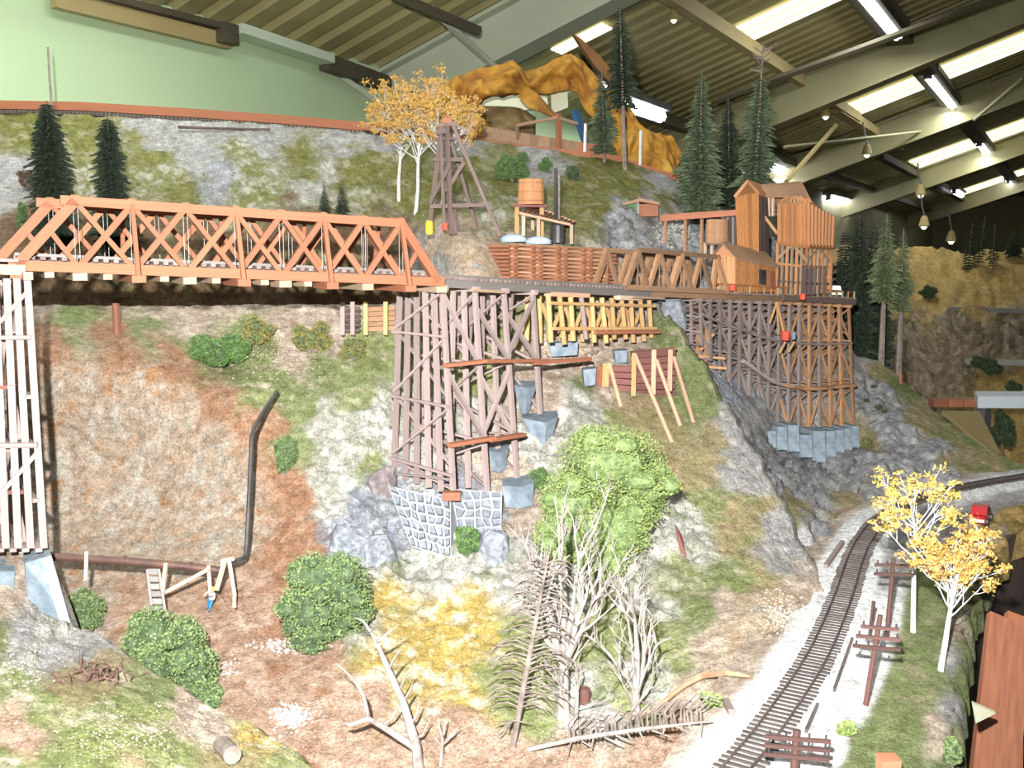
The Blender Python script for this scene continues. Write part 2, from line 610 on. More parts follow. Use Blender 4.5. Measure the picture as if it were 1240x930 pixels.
def lamp(name, px, py, lab, length=2.4, power=0.0, sl=None, drop=.16):
    s, l = roof_pt(px, py, drop) if sl is None else sl
    c = RC(s, l, roof_t(s, drop))
    e = empty(name, c, lab, 'lamp', 'fluorescent tube lamps under the roof')
    a, b = c - DL * length / 2, c + DL * length / 2
    up = Vector((0, 0, .07))
    hs = MB().bar(a + up, b + up, .2, .06).build('housing', 'lamp_metal', e)
    MB().tube([a, b], .055, 8).build('tube', 'tube_glow', hs)
    for q in (a, b):
        MB().bar(q + Vector((0, 0, -.05)), q + up, .08, .05).build('end_cap', 'lamp_metal', hs)
    if power:
        ld = bpy.data.lights.new('tube_light', 'AREA')
        ld.shape = 'RECTANGLE'
        ld.size, ld.size_y = .15, length
        ld.energy = power
        ld.color = (0.96, 1.0, 0.90)
        lo = bpy.data.objects.new('tube_light', ld)
        lo.parent = e
        lo.location = (0, 0, -.09)
        lo.rotation_euler = (0, 0, -TH)
        COL.objects.link(lo)
    return e


lamp('tube_lamp', 1056, 4, 'cool white tube lamp cut by the top edge of the view', power=30)
lamp('tube_lamp', 1140, 110, 'large cool white tube lamp, second in the row from the top', power=30)
lamp('tube_lamp', 1193, 182, 'cool white tube lamp, third in the row from the top', power=30)
lamp('tube_lamp', 1224, 224, 'short-looking cool white tube lamp at the right edge')
lamp('tube_lamp', 714, 106, 'white tube lamp glimpsed behind the mustard mountain and the pines', length=.75)
lamp('tube_lamp', 776, 133, 'white tube lamp right of the tallest pine', length=.95, power=10)
lamp('tube_lamp', 936, 204, 'white tube lamp behind the dead-topped pine', length=1.6, power=20)
lamp('tube_lamp', 1020, 243, 'white tube lamp right of the mine roof')
lamp('tube_lamp', 1134, 288, 'tiny bluish tube lamp above the distant hill', length=1.6, sl=(-2.4, 24.5), drop=.3)
# unseen tube lamps added overhead to brighten the wall and upper hill
for (s, l, pw), wh in zip(((-2.2, .6, 7), (-2.9, 1.9, 16), (-1.2, 2.9, 7), (-.6, -1.5, 8)), ('the left bank', 'the red bridge', 'the dead trees', 'the photographer')):
    lamp('tube_lamp', 0, 0, 'unseen cool white tube lamp added overhead above %s' % wh, power=pw, sl=(s, l))

for px, py, d, lab in ((816, 20, 6.5, 'small clamp spotlight on the dark purlin at top centre'),
                       (1000, 137, 9.5, 'small clamp spotlight under the tan purlin'),
                       (1050, 183, 11, 'small brass spotlight below the tan purlin'),
                       (1115, 232, 13, 'small brass spotlight hanging over the far beam'),
                       (1119, 270, 12, 'lit brass spotlight above the hazy pines'),
                       (1152, 288, 14, 'lit brass spotlight near the tiny tube lamp')):
    c = P(px, py, d)
    e = empty('spotlight', c, lab, 'lamp')
    k = d / 14.0
    shd = MB().lathe(c, [(.03 * k, .1 * k), (.05 * k, .06 * k), (.075 * k, -.04 * k), (.07 * k, -.05 * k)], 10).build('shade', 'purlin_tan', e)
    MB().tube([c + Vector((0, 0, .1 * k)), c + Vector((-.03, 0, .22 * k)), c + Vector((-.06, 0, .4 * k))], .012 * k, 5).build('arm', 'lamp_metal', e)
    MB().lathe(c + Vector((0, 0, -.06 * k)), [(.02 * k, -.03 * k), (.045 * k, 0), (.045 * k, .02 * k)], 8).build('bulb', 'skylight_glow', shd)
# ------------------------------------------------------------------ the scenery
PAL = {   # base, second, third colour, relief in metres, streak (rock bands)
    'dirt':   ((0.35, 0.235, 0.17), (0.46, 0.34, 0.265), (0.28, 0.155, 0.095), .005),
    'cliff':  ((0.33, 0.26, 0.20), (0.37, 0.345, 0.30), (0.36, 0.20, 0.10), .012),
    'redrim': ((0.29, 0.16, 0.10), (0.36, 0.24, 0.165), (0.25, 0.135, 0.075), .007),
    'grass':  ((0.17, 0.205, 0.085), (0.23, 0.26, 0.13), (0.42, 0.38, 0.28), .010),
    'grassr': ((0.20, 0.235, 0.09), (0.29, 0.30, 0.16), (0.50, 0.47, 0.36), .012),
    'pale':   ((0.33, 0.33, 0.29), (0.55, 0.55, 0.52), (0.17, 0.20, 0.11), .032),
    'blue':   ((0.23, 0.25, 0.29), (0.38, 0.41, 0.44), (0.20, 0.175, 0.19), .030),
    'yellow': ((0.38, 0.28, 0.085), (0.58, 0.55, 0.42), (0.27, 0.25, 0.12), .016),
    'talus':  ((0.38, 0.31, 0.25), (0.54, 0.46, 0.38), (0.26, 0.20, 0.15), .012),
    'brownr': ((0.28, 0.25, 0.13), (0.36, 0.28, 0.17), (0.24, 0.26, 0.11), .010),
    'gray':   ((0.27, 0.28, 0.30), (0.42, 0.43, 0.45), (0.17, 0.17, 0.18), .046),
    'grayl':  ((0.31, 0.31, 0.31), (0.42, 0.41, 0.40), (0.22, 0.22, 0.22), .014),
    'olive':  ((0.145, 0.15, 0.042), (0.205, 0.20, 0.072), (0.33, 0.31, 0.21), .018),
    'oliver': ((0.19, 0.20, 0.08), (0.45, 0.44, 0.39), (0.28, 0.27, 0.15), .030),
    'ball':   ((0.74, 0.76, 0.79), (0.84, 0.85, 0.87), (0.62, 0.63, 0.65), .002),
    'green':  ((0.16, 0.20, 0.08), (0.21, 0.25, 0.115), (0.28, 0.27, 0.16), .005),
    'farol':  ((0.40, 0.28, 0.10), (0.52, 0.36, 0.15), (0.29, 0.25, 0.10), .06),
    'farrk':  ((0.24, 0.19, 0.13), (0.44, 0.36, 0.27), (0.12, 0.095, 0.065), .14),
    'shaded_soil':   ((0.13, 0.085, 0.05), (0.18, 0.12, 0.07), (0.09, 0.06, 0.04), .012),  # brown earth with the shade below and behind the bridge in its colour
    'gravel': ((0.40, 0.31, 0.22), (0.50, 0.42, 0.33), (0.32, 0.33, 0.34), .005),
}
PN = list(PAL)
PA = np.array([[PAL[k][0], PAL[k][1], PAL[k][2]] for k in PN])
PR = np.array([PAL[k][3] for k in PN])


def np_rays(px, py):
    a, b = (px - 620.0) / F, (465.0 - py) / F
    return np.stack([a, CP + b * SP, -SP + b * CP], -1)


def rbf(cx, cy, cv, x, y, c=30.0):
    cx, cy, cv = (np.array(q, float) for q in (cx, cy, cv))
    n = len(cx)
    ph = lambda r2: np.sqrt(r2 + c * c)
    A = np.zeros((n + 3, n + 3))
    A[:n, :n] = ph((cx[:, None] - cx) ** 2 + (cy[:, None] - cy) ** 2) + np.eye(n) * -1.5
    A[:n, n], A[:n, n + 1], A[:n, n + 2] = 1, cx / 500, cy / 500
    A[n:, :n] = A[:n, n:].T
    w = np.linalg.solve(A, np.concatenate([cv, [0, 0, 0]]))
    out = w[n] + w[n + 1] * x / 500 + w[n + 2] * y / 500
    for i in range(n):
        out = out + w[i] * ph((x - cx[i]) ** 2 + (y - cy[i]) ** 2)
    return out


def curve(pts):
    xs = np.array([p[0] for p in pts], float)
    ys = np.array([p[1] for p in pts], float)
    return lambda q: np.interp(q, xs, ys)


BV, BF = [], []


def sheet(name, gx, gy, depth, colpts, lab, cat, skirt=None, warp=22.0, seed=0, relief=1.0, sharp=3.0):
    """a modelled piece of scenery. gx, gy: control lattice (rows x cols); depth(x, y) its distance"""
    nr, nc = gx.shape
    x, y = gx.ravel(), gy.ravel()
    d = depth(x, y)
    W = np_rays(x, y) * d[:, None] + np.array([0, 0, EZ])
    # ground cover by nearest patch, with wandering borders
    wx = x + (fbm(W, 9.0, 4, seed + 3) - .5) * 2 * warp * 1.6
    wy = y + (fbm(W, 9.0, 4, seed + 9) - .5) * 2 * warp * 1.6
    wt = np.zeros((len(x), len(PN)))
    for (cx, cy, p) in colpts:
        r2 = (wx - cx) ** 2 + (wy - cy) ** 2 + 60.0
        wt[:, PN.index(p)] += r2 ** -sharp
    wt /= wt.sum(1, keepdims=True)
    n1, n2 = fbm(W, 42.0, 4, seed + 20, .7), fbm(W, 24.0, 5, seed + 31, .68)
    a = np.clip((n1 - .46) * 5, 0, 1)[:, None]
    b = np.clip((n2 - .56) * 6, 0, 1)[:, None]
    base = wt @ PA.reshape(len(PN), 9)
    c = base[:, :3] * (1 - a) + base[:, 3:6] * a
    c = c * (1 - b) + base[:, 6:] * b
    # relief along the surface normal
    G = W.reshape(nr, nc, 3)
    du, dv = np.gradient(G, axis=1), np.gradient(G, axis=0)
    N = np.cross(du.reshape(-1, 3), dv.reshape(-1, 3))
    N /= np.linalg.norm(N, axis=1, keepdims=True) + 1e-12
    flip = np.sign(-(N * np_rays(x, y)).sum(1))
    N *= flip[:, None]
    rel = wt @ PR
    rid = 1 - np.abs(fbm(W * np.array([1, 1, 1.6]), 11.0, 5, seed + 50, .62) - .5) * 4
    hh = (fbm(W, 8.0, 5, seed + 60, .66) - .5) * 1.4 + (rid - .55) * .7
    V = W + N * (hh * rel * relief)[:, None]
    V = V.reshape(nr, nc, 3)
    C = c.reshape(nr, nc, 3)
    if skirt:
        for side, back, down in skirt:
            rows = []
            edge = {'top': V[0], 'right': V[:, -1], 'left': V[:, 0], 'bottom': V[-1]}[side]
            ce = {'top': C[0], 'right': C[:, -1], 'left': C[:, 0], 'bottom': C[-1]}[side]
            ex, cx_ = [], []
            for k in (.25, .6, 1.0):
                ex.append(edge + np.array([back[0] * k, back[1] * k, -down * k * k]))
                cx_.append(ce)
            ex, cx_ = np.array(ex), np.array(cx_)
            if side == 'top':
                V = np.concatenate([ex[::-1], V], 0); C = np.concatenate([cx_[::-1], C], 0)
            elif side == 'bottom':
                V = np.concatenate([V, ex], 0); C = np.concatenate([C, cx_], 0)
            elif side == 'right':
                V = np.concatenate([V, ex.transpose(1, 0, 2)], 1); C = np.concatenate([C, cx_.transpose(1, 0, 2)], 1)
    nr, nc = V.shape[:2]
    mb = MB()
    mb.v = [tuple(v) for v in V.reshape(-1, 3)]
    idx = np.arange(nr * nc).reshape(nr, nc)
    fs = np.stack([idx[:-1, :-1], idx[1:, :-1], idx[1:, 1:], idx[:-1, 1:]], -1).reshape(-1, 4)
    mb.f = [tuple(f) for f in fs.tolist()]
    mb.c = C.reshape(-1, 3)
    o = mb.build(name, 'scenery', smooth=True, label=lab, cat=cat, kind='structure')
    k = len(BV)
    BV.extend(mb.v)
    BF.extend([tuple(i + k for i in f) for f in mb.f])
    return o


def lattice(x0, x1, ytop, ybot, sx, sy):
    xs = np.arange(x0, x1 + .1, sx)
    n = int(max((ybot(xs) - ytop(xs)).max() / sy, 4))
    t = np.linspace(0, 1, n)
    gx = np.repeat(xs[None, :], n, 0)
    gy = ytop(xs)[None, :] * (1 - t[:, None]) + ybot(xs)[None, :] * t[:, None]
    return gx, gy


def dep(pts, c=30.0):
    cx, cy, cv = zip(*pts)
    return lambda x, y: rbf(cx, cy, cv, x, y, c)


ZT = EZ - 0.585        # level of the lower track bed

# --- upper hillside behind the bridge
ridge = curve([(-120, 132), (0, 137), (100, 139), (200, 144), (330, 152), (460, 163), (560, 170), (640, 178), (700, 185), (740, 191), (800, 211), (840, 234), (880, 262), (940, 290), (1010, 320)])
low = curve([(-120, 420), (600, 420), (800, 400), (1010, 400)])
up_pts = []
for x in (-120, 0, 130, 260, 390, 500):
    up_pts += [(x, 420, 2.80), (x, 372, 2.84), (x, 350, 2.84), (x, 334, 2.80), (x, 300, 2.82), (x, 250, 3.0), (x, 200, 3.25), (x, 155, 3.5)]
up_pts += [(560, 420, 2.42), (560, 345, 2.36), (560, 318, 2.40), (560, 290, 2.46), (600, 287, 2.56), (540, 283, 2.56), (560, 240, 2.95), (560, 200, 3.3), (560, 176, 3.5),
           (640, 420, 2.5), (640, 345, 2.52), (640, 300, 2.60), (640, 286, 2.66), (640, 240, 3.0), (640, 190, 3.5),
           (720, 400, 2.62), (720, 350, 2.64), (720, 300, 2.70), (720, 285, 2.74), (720, 240, 3.0), (720, 200, 3.5),
           (780, 400, 2.75), (780, 340, 2.80), (780, 290, 2.92), (780, 250, 3.1), (790, 216, 3.5),
           (850, 400, 2.9), (850, 340, 3.0), (850, 300, 3.15), (850, 265, 3.4), (870, 258, 3.5), (930, 340, 3.5), (1000, 330, 3.7), (1010, 400, 3.6), (930, 400, 3.3)]
gx, gy = lattice(-120, 1010, ridge, low, 3, 2.6)
up_col = [(-60, 165, 'olive'), (30, 160, 'olive'), (20, 220, 'grayl'), (-60, 260, 'grayl'), (110, 160, 'olive'), (180, 150, 'grayl'), (250, 158, 'grayl'), (330, 165, 'grayl'), (420, 175, 'grayl'), (460, 170, 'grayl'),
          (110, 200, 'oliver'), (180, 180, 'olive'), (190, 215, 'oliver'), (240, 190, 'grayl'), (255, 212, 'gray'), (300, 200, 'oliver'), (360, 190, 'olive'), (370, 210, 'pale'), (420, 205, 'olive'), (300, 235, 'oliver'), (220, 230, 'olive'),
          (450, 200, 'olive'), (480, 190, 'olive'), (430, 250, 'oliver'), (520, 230, 'olive'), (560, 200, 'olive'), (620, 230, 'olive'), (600, 260, 'oliver'), (700, 215, 'olive'), (760, 225, 'olive'), (720, 260, 'olive'), (810, 245, 'olive'),
          (540, 305, 'gravel'), (580, 300, 'gravel'), (560, 330, 'gravel'), (600, 320, 'gravel'), (530, 320, 'grayl'), (620, 200, 'olive'), (560, 180, 'grayl'), (650, 188, 'grayl'), (800, 220, 'grayl'), (830, 238, 'grayl'), (760, 205, 'olive'),
          (745, 270, 'gray'), (770, 300, 'gray'), (790, 265, 'grayl'), (810, 285, 'grayl'), (830, 310, 'grayl'), (850, 290, 'gray'), (880, 280, 'gray'), (760, 330, 'gravel'), (800, 340, 'gravel'), (950, 330, 'gray'),
          (40, 300, 'shaded_soil'), (100, 290, 'shaded_soil'), (170, 290, 'shaded_soil'), (250, 290, 'shaded_soil'), (330, 292, 'shaded_soil'), (400, 292, 'shaded_soil'), (460, 296, 'shaded_soil'), (60, 330, 'shaded_soil'), (150, 330, 'brownr'), (230, 325, 'brownr'), (310, 330, 'shaded_soil'), (390, 325, 'brownr'), (460, 330, 'shaded_soil'), (60, 360, 'shaded_soil'), (200, 360, 'shaded_soil'), (320, 360, 'shaded_soil'), (420, 360, 'shaded_soil'), (500, 360, 'shaded_soil'), (260, 360, 'shaded_soil'), (130, 360, 'shaded_soil'), (370, 360, 'shaded_soil'), (470, 360, 'shaded_soil'), (640, 365, 'talus'), (740, 365, 'talus')]
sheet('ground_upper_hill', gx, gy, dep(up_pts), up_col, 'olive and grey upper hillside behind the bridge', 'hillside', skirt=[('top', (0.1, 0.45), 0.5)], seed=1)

# --- lower hillside: red cliff, pale rocks, green spur, valley floor
ltop = curve([(-120, 370), (300, 371), (470, 369), (492, 362), (510, 352), (640, 352), (770, 358), (800, 372), (822, 400), (850, 446), (880, 494), (915, 556), (945, 612), (968, 660), (985, 694), (1000, 720)])
lbot = curve([(-120, 990), (700, 985), (840, 960), (880, 900), (960, 780), (1000, 735)])
lo_pts = [(-120, 368, 2.40), (0, 368, 2.42), (130, 368, 2.44), (260, 368, 2.44), (400, 368, 2.42), (500, 352, 2.40), (640, 352, 2.50), (720, 352, 2.62), (780, 362, 2.70), (830, 412, 2.56),
          (60, 385, 2.30), (200, 385, 2.34), (330, 385, 2.34), (450, 390, 2.34), (-120, 400, 2.28),
          (60, 418, 2.14), (150, 418, 2.16), (215, 455, 2.12), (270, 430, 2.24), (290, 492, 2.08), (335, 535, 2.04), (380, 440, 2.24), (-120, 430, 2.14),
          (60, 540, 2.10), (150, 540, 2.10), (240, 560, 2.07), (60, 650, 2.03), (-120, 650, 2.04), (180, 660, 1.99), (290, 660, 1.93), (350, 620, 1.95), (380, 560, 2.02), (390, 500, 2.10),
          (-120, 730, 1.85), (90, 720, 1.86), (190, 730, 1.80), (270, 745, 1.74), (360, 760, 1.70), (340, 700, 1.82), (300, 850, 1.50), (420, 830, 1.54), (200, 860, 1.5), (500, 960, 1.33), (650, 960, 1.32), (380, 960, 1.33), (200, 980, 1.33), (-120, 980, 1.35),
          (440, 460, 2.18), (440, 540, 2.06), (400, 600, 1.96), (430, 625, 1.92), (400, 660, 1.87), (450, 700, 1.82),
          (480, 560, 2.07), (520, 598, 2.02), (500, 640, 1.96), (520, 670, 1.90), (560, 600, 2.06), (560, 640, 1.95), (600, 600, 2.06), (640, 570, 2.12), (600, 520, 2.18), (560, 430, 2.32), (640, 430, 2.38), (640, 480, 2.28), (690, 420, 2.46), (690, 500, 2.24), (650, 620, 2.02),
          (740, 410, 2.56), (790, 420, 2.56), (760, 490, 2.34), (720, 560, 2.14), (800, 480, 2.42),
          (480, 720, 1.78), (560, 700, 1.80), (620, 690, 1.82), (440, 800, 1.60), (520, 800, 1.62), (600, 800, 1.60), (560, 860, 1.48), (640, 870, 1.46),
          (720, 640, 1.98), (760, 700, 1.82), (700, 740, 1.72), (780, 780, 1.60), (700, 830, 1.52), (760, 860, 1.44), (700, 890, 1.40), (820, 890, 1.37), (860, 840, 1.44), (840, 950, 1.26),
          (860, 500, 2.36), (890, 520, 2.28), (830, 560, 2.18), (800, 600, 2.06), (880, 600, 2.08), (930, 590, 2.12), (860, 680, 1.88), (920, 690, 1.84), (968, 664, 1.95), (800, 690, 1.86), (860, 760, 1.64), (920, 760, 1.62), (990, 716, 1.77), (950, 770, 1.60)]
lo_col = [(-60, 380, 'talus'), (60, 375, 'talus'), (180, 375, 'talus'), (300, 368, 'talus'), (380, 375, 'talus'), (450, 380, 'talus'), (90, 395, 'grass'), (170, 400, 'grass'), (230, 400, 'talus'), (230, 430, 'grass'), (310, 420, 'grass'), (350, 440, 'talus'), (400, 410, 'talus'), (430, 430, 'grassr'),
          (290, 470, 'grass'), (340, 470, 'grass'), (310, 490, 'grassr'), (400, 465, 'grass'), (450, 455, 'grass'), (360, 500, 'grass'), (420, 490, 'grass'), (380, 520, 'pale'), (430, 530, 'pale'), (460, 500, 'pale'), (360, 550, 'grass'), (400, 560, 'pale'), (440, 560, 'grassr'), (380, 590, 'pale'),
          (60, 415, 'redrim'), (150, 412, 'redrim'), (215, 440, 'redrim'), (270, 490, 'redrim'), (320, 525, 'redrim'), (345, 590, 'redrim'), (350, 640, 'redrim'), (100, 450, 'cliff'), (170, 460, 'cliff'), (100, 520, 'cliff'), (200, 520, 'cliff'), (260, 540, 'cliff'), (100, 600, 'cliff'), (200, 600, 'cliff'), (280, 590, 'cliff'), (290, 640, 'cliff'), (150, 660, 'cliff'), (240, 670, 'cliff'), (-60, 540, 'cliff'),
          (100, 720, 'cliff'), (180, 710, 'dirt'), (300, 720, 'dirt'), (340, 690, 'redrim'), (370, 660, 'redrim'), (260, 760, 'dirt'), (340, 770, 'redrim'), (300, 810, 'dirt'), (380, 800, 'dirt'), (360, 850, 'dirt'), (420, 900, 'dirt'), (520, 900, 'dirt'), (600, 920, 'dirt'), (700, 920, 'dirt'), (800, 910, 'dirt'), (450, 850, 'dirt'), (560, 880, 'dirt'),
          (430, 600, 'blue'), (400, 630, 'blue'), (440, 650, 'blue'), (420, 680, 'blue'), (480, 650, 'blue'), (470, 570, 'blue'), (520, 690, 'pale'), (450, 700, 'pale'), (480, 700, 'pale'), (520, 560, 'pale'), (560, 500, 'pale'), (560, 600, 'blue'), (600, 640, 'blue'), (580, 680, 'pale'), (620, 660, 'pale'), (620, 620, 'talus'), (600, 560, 'talus'), (620, 720, 'pale'),
          (560, 400, 'grass'), (600, 440, 'grassr'), (520, 440, 'grassr'), (660, 420, 'talus'), (690, 440, 'talus'), (640, 460, 'talus'), (670, 480, 'talus'), (650, 500, 'talus'), (690, 470, 'pale'), (700, 500, 'pale'), (680, 540, 'pale'), (720, 520, 'pale'), (640, 540, 'pale'), (690, 580, 'pale'), (700, 460, 'grass'), (710, 425, 'talus'), (770, 420, 'talus'), (740, 490, 'talus'), (740, 510, 'grassr'), (660, 390, 'grass'), (730, 400, 'talus'),
          (780, 510, 'brownr'), (800, 530, 'brownr'), (760, 500, 'brownr'), (820, 480, 'grass'), (840, 500, 'grass'), (800, 440, 'grass'), (815, 410, 'grass'), (780, 390, 'gray'), (860, 550, 'brownr'), (900, 580, 'grayl'), (880, 520, 'grayl'), (930, 620, 'brownr'), (820, 580, 'brownr'), (850, 620, 'grassr'), (890, 640, 'brownr'), (800, 640, 'pale'), (830, 650, 'pale'), (850, 670, 'pale'), (870, 690, 'grass'), (900, 700, 'grassr'), (930, 690, 'brownr'), (950, 660, 'grayl'), (820, 710, 'grassr'), (850, 740, 'grass'), (800, 730, 'pale'), (880, 740, 'talus'), (905, 560, 'grayl'), (925, 600, 'grayl'), (955, 650, 'grayl'), (920, 730, 'gravel'), (950, 720, 'gravel'), (970, 710, 'talus'), (860, 790, 'talus'), (900, 780, 'gravel'), (830, 800, 'grassr'), (800, 780, 'grassr'), (840, 840, 'talus'), (780, 820, 'pale'), (740, 760, 'grassr'), (700, 780, 'grassr'), (760, 850, 'grassr'), (700, 850, 'pale'), (720, 880, 'pale'), (860, 870, 'dirt'), (820, 870, 'dirt'),
          (480, 730, 'yellow'), (560, 730, 'yellow'), (520, 770, 'yellow'), (590, 780, 'yellow'), (470, 790, 'yellow'), (540, 820, 'yellow'), (500, 830, 'yellow'), (450, 760, 'pale'), (620, 760, 'grassr'), (600, 830, 'grassr'), (640, 860, 'grassr'), (660, 720, 'pale'), (660, 800, 'grassr'), (560, 850, 'yellow'), (440, 730, 'grass')]
ltop_ = ltop
ltop = lambda q: ltop_(q) + np.where(q > 790, 4.0 * np.sin(q * .19) + 3.0 * np.sin(q * .47 + 1) + 1.5 * np.sin(q * 1.1), 0)
gx, gy = lattice(-120, 1000, ltop, lbot, 2.5, 2.4)
low_hill = sheet('ground_lower_hill', gx, gy, dep(lo_pts, 22), lo_col, 'red cliff, pale rock and green spur above the valley floor', 'hillside', skirt=[('top', (0.12, 0.32), 0.25)], seed=5)

# --- grey cliff below the mine, falling to the lower track
ctop = curve([(770, 352), (830, 362), (900, 372), (1000, 384), (1036, 430), (1062, 436), (1090, 458), (1130, 497), (1170, 528), (1205, 549), (1260, 572)])
cbot = curve([(770, 425), (822, 455), (850, 495), (880, 545), (915, 605), (945, 660), (968, 706), (988, 738), (1010, 716), (1050, 655), (1110, 612), (1190, 592), (1260, 584)])
cl_pts = [(770, 352, 2.80), (830, 365, 2.84), (800, 420, 2.76), (850, 440, 2.70), (850, 480, 2.52), (890, 506, 2.50), (905, 540, 2.40), (930, 515, 2.80), (922, 545, 2.66), (960, 555, 2.80), (1000, 560, 2.86), (1035, 548, 3.0), (930, 582, 2.26), (950, 620, 2.14), (900, 372, 2.98), (900, 440, 2.92), (1000, 384, 3.3), (1000, 460, 3.12), (1036, 430, 3.35), (1062, 438, 3.4), (1090, 460, 3.4), (1060, 500, 3.1), (1110, 520, 3.05), (1130, 500, 3.25), (1170, 530, 3.1), (1205, 550, 2.95), (1260, 572, 2.80), (1140, 570, 2.80), (1080, 580, 2.66), (1040, 600, 2.50), (1000, 610, 2.42), (968, 655, 2.06), (985, 690, 1.95), (975, 600, 2.42), (968, 704, 1.95), (945, 660, 2.05), (915, 605, 2.22), (988, 738, 1.85), (1000, 660, 2.14), (1010, 710, 1.88), (1050, 650, 2.22), (1110, 608, 2.54), (1190, 590, 2.68), (1260, 582, 2.78), (880, 545, 2.4), (822, 455, 2.62), (770, 425, 2.75)]
cl_col = [(790, 400, 'blue'), (820, 400, 'blue'), (850, 440, 'blue'), (870, 480, 'blue'), (890, 520, 'grayl'), (900, 560, 'gray'), (940, 580, 'gray'), (980, 600, 'gray'), (1000, 560, 'gray'), (1040, 560, 'gray'), (1080, 540, 'gray'), (1060, 480, 'gray'), (1080, 500, 'gray'), (1050, 440, 'grayl'), (1120, 550, 'gray'), (950, 640, 'gray'), (960, 690, 'grayl'), (1000, 650, 'gray'), (1015, 680, 'talus'), (1020, 640, 'brownr'), (1040, 620, 'brownr'), (960, 610, 'brownr'), (1050, 535, 'brownr'), (1075, 447, 'brownr'), (1100, 465, 'green'), (1130, 496, 'brownr'), (1150, 520, 'green'), (1180, 540, 'green'), (1205, 555, 'brownr'), (1150, 545, 'brownr'), (1120, 515, 'brownr'), (1180, 565, 'brownr'), (1240, 575, 'green'), (1130, 590, 'gray'), (1080, 610, 'gray'), (1180, 585, 'grayl')]
gx, gy = lattice(770, 1260, ctop, cbot, 2.6, 2.6)
sheet('ground_grey_cliff', gx, gy, dep(cl_pts, 22), cl_col, 'grey rock cliff under the mine trestle', 'cliff', skirt=[('top', (0.2, 0.4), 0.4)], seed=11)

# --- right foreground: ballast, grass and layout edge, level with the lower track
ys = np.concatenate([np.linspace(566, 640, 30), np.linspace(642, 960, 110)])
xl = np.interp(ys, [566, 600, 640, 700, 740, 800, 870, 930, 960], [1090, 1030, 985, 960, 930, 885, 835, 800, 780])
xr = np.interp(ys, [566, 600, 635, 650, 690, 720, 750, 800, 850, 900, 960], [1300, 1290, 1243, 1222, 1196, 1184, 1172, 1166, 1160, 1156, 1150])
xr = xr + 3.5 * np.sin(ys * .21) + 2.5 * np.sin(ys * .53 + 1)
t = np.linspace(0, 1, 150)
gx = xl[:, None] * (1 - t) + xr[:, None] * t
gy = np.repeat(ys[:, None], 150, 1)
TRK = [(860, 968), (896, 928), (937, 877), (990, 796), (1020, 727), (1036, 678), (1048, 654), (1068, 630), (1104, 608), (1150, 594), (1200, 584), (1290, 570)]
trk_w = [on_z(x, y, ZT) for x, y in TRK]


def smooth_path(pts, n):
    """centripetal-ish Catmull-Rom through the points, n points evenly spaced"""
    q = [pts[0] * 2 - pts[1]] + list(pts) + [pts[-1] * 2 - pts[-2]]
    out = []
    for i in range(1, len(q) - 2):
        for k in range(24):
            t = k / 24
            a, b, c, d = q[i - 1], q[i], q[i + 1], q[i + 2]
            out.append(.5 * ((2 * b) + (c - a) * t + (2 * a - 5 * b + 4 * c - d) * t * t + (3 * b - a - 3 * c + d) * t ** 3))
    out.append(Vector(q[-2]))
    L = [0]
    for i in range(1, len(out)): L.append(L[-1] + (out[i] - out[i - 1]).length)
    res = []
    j = 0
    for k in range(n):
        s = L[-1] * k / (n - 1)
        while j < len(L) - 2 and L[j + 1] < s: j += 1
        u = (s - L[j]) / max(1e-9, L[j + 1] - L[j])
        res.append(out[j].lerp(out[j + 1], u))
    return res, L[-1]


track_path, track_len = smooth_path(trk_w, 400)
tp = np.array([(p.x, p.y) for p in track_path])


def bed_depth(x, y):
    r = np_rays(x, y)
    k = (ZT - EZ) / r[:, 2]
    W = r * k[:, None]
    dist = np.sqrt(((W[:, None, :2] - tp[None, ::4]) ** 2).sum(-1)).min(1)
    h = -0.012 * np.clip((dist - .045) / .05, 0, 1)          # ballast shoulder falls to the grass
    edge = np.clip((xr_at(y) - x) / 40, 0, 1)
    h = h - 0.02 * (1 - edge) ** 2
    return (ZT + h - EZ) / r[:, 2]


xr_at = lambda y: np.interp(y, ys, xr)
bed_col = []
for i in range(0, 400, 6):
    p = track_path[i]
    q = track_path[min(399, i + 1)] - track_path[max(0, i - 1)]
    q.normalize()
    nn = Vector((q.y, -q.x, 0))
    for off, pal in ((-.05, 'ball'), (-.03, 'ball'), (0, 'ball'), (.035, 'ball'), (.06, 'ball'), (.078, 'ball'), (-.085, 'talus'), (-.12, 'talus'), (.115, 'green'), (.15, 'green'), (.21, 'green'), (.26, 'green')):
        w_ = p + nn * off
        dd = w_ - CAM
        yy = dd.y * CP - dd.z * SP
        if yy > .3:
            if pal == 'green' and p.y > 2.05: pal = 'farol' if off > .2 else 'grayl'
            if p.y > 1.75 and off in (.06, .078) and p.y < 2.4: pal = 'grayl'
            bed_col.append((620 + F * dd.x / yy, 465 - F * (dd.z * CP + dd.y * SP) / yy, pal))
bed_col += [(1140, 900, 'talus'), (1150, 860, 'grayl'), (1125, 870, 'talus'), (1155, 800, 'grayl'), (1160, 760, 'talus'), (1165, 720, 'talus'), (1185, 690, 'grayl'), (1215, 650, 'grayl'), (1190, 640, 'farol'), (1210, 620, 'farol'), (1170, 650, 'farol'), (1130, 660, 'green'), (1100, 860, 'green'), (1080, 900, 'green'), (1040, 900, 'green'), (1120, 820, 'green'), (1130, 760, 'green')]
# tight lattice needs tight patch borders here
sheet('ground_track_bed', gx, gy, bed_depth, bed_col, 'white ballast bed and green verge of the lower track', 'ground', skirt=[('right', (0.012, 0.0), 0.06), ('bottom', (0, -.05), .02)], warp=5.0, seed=15, relief=.6)

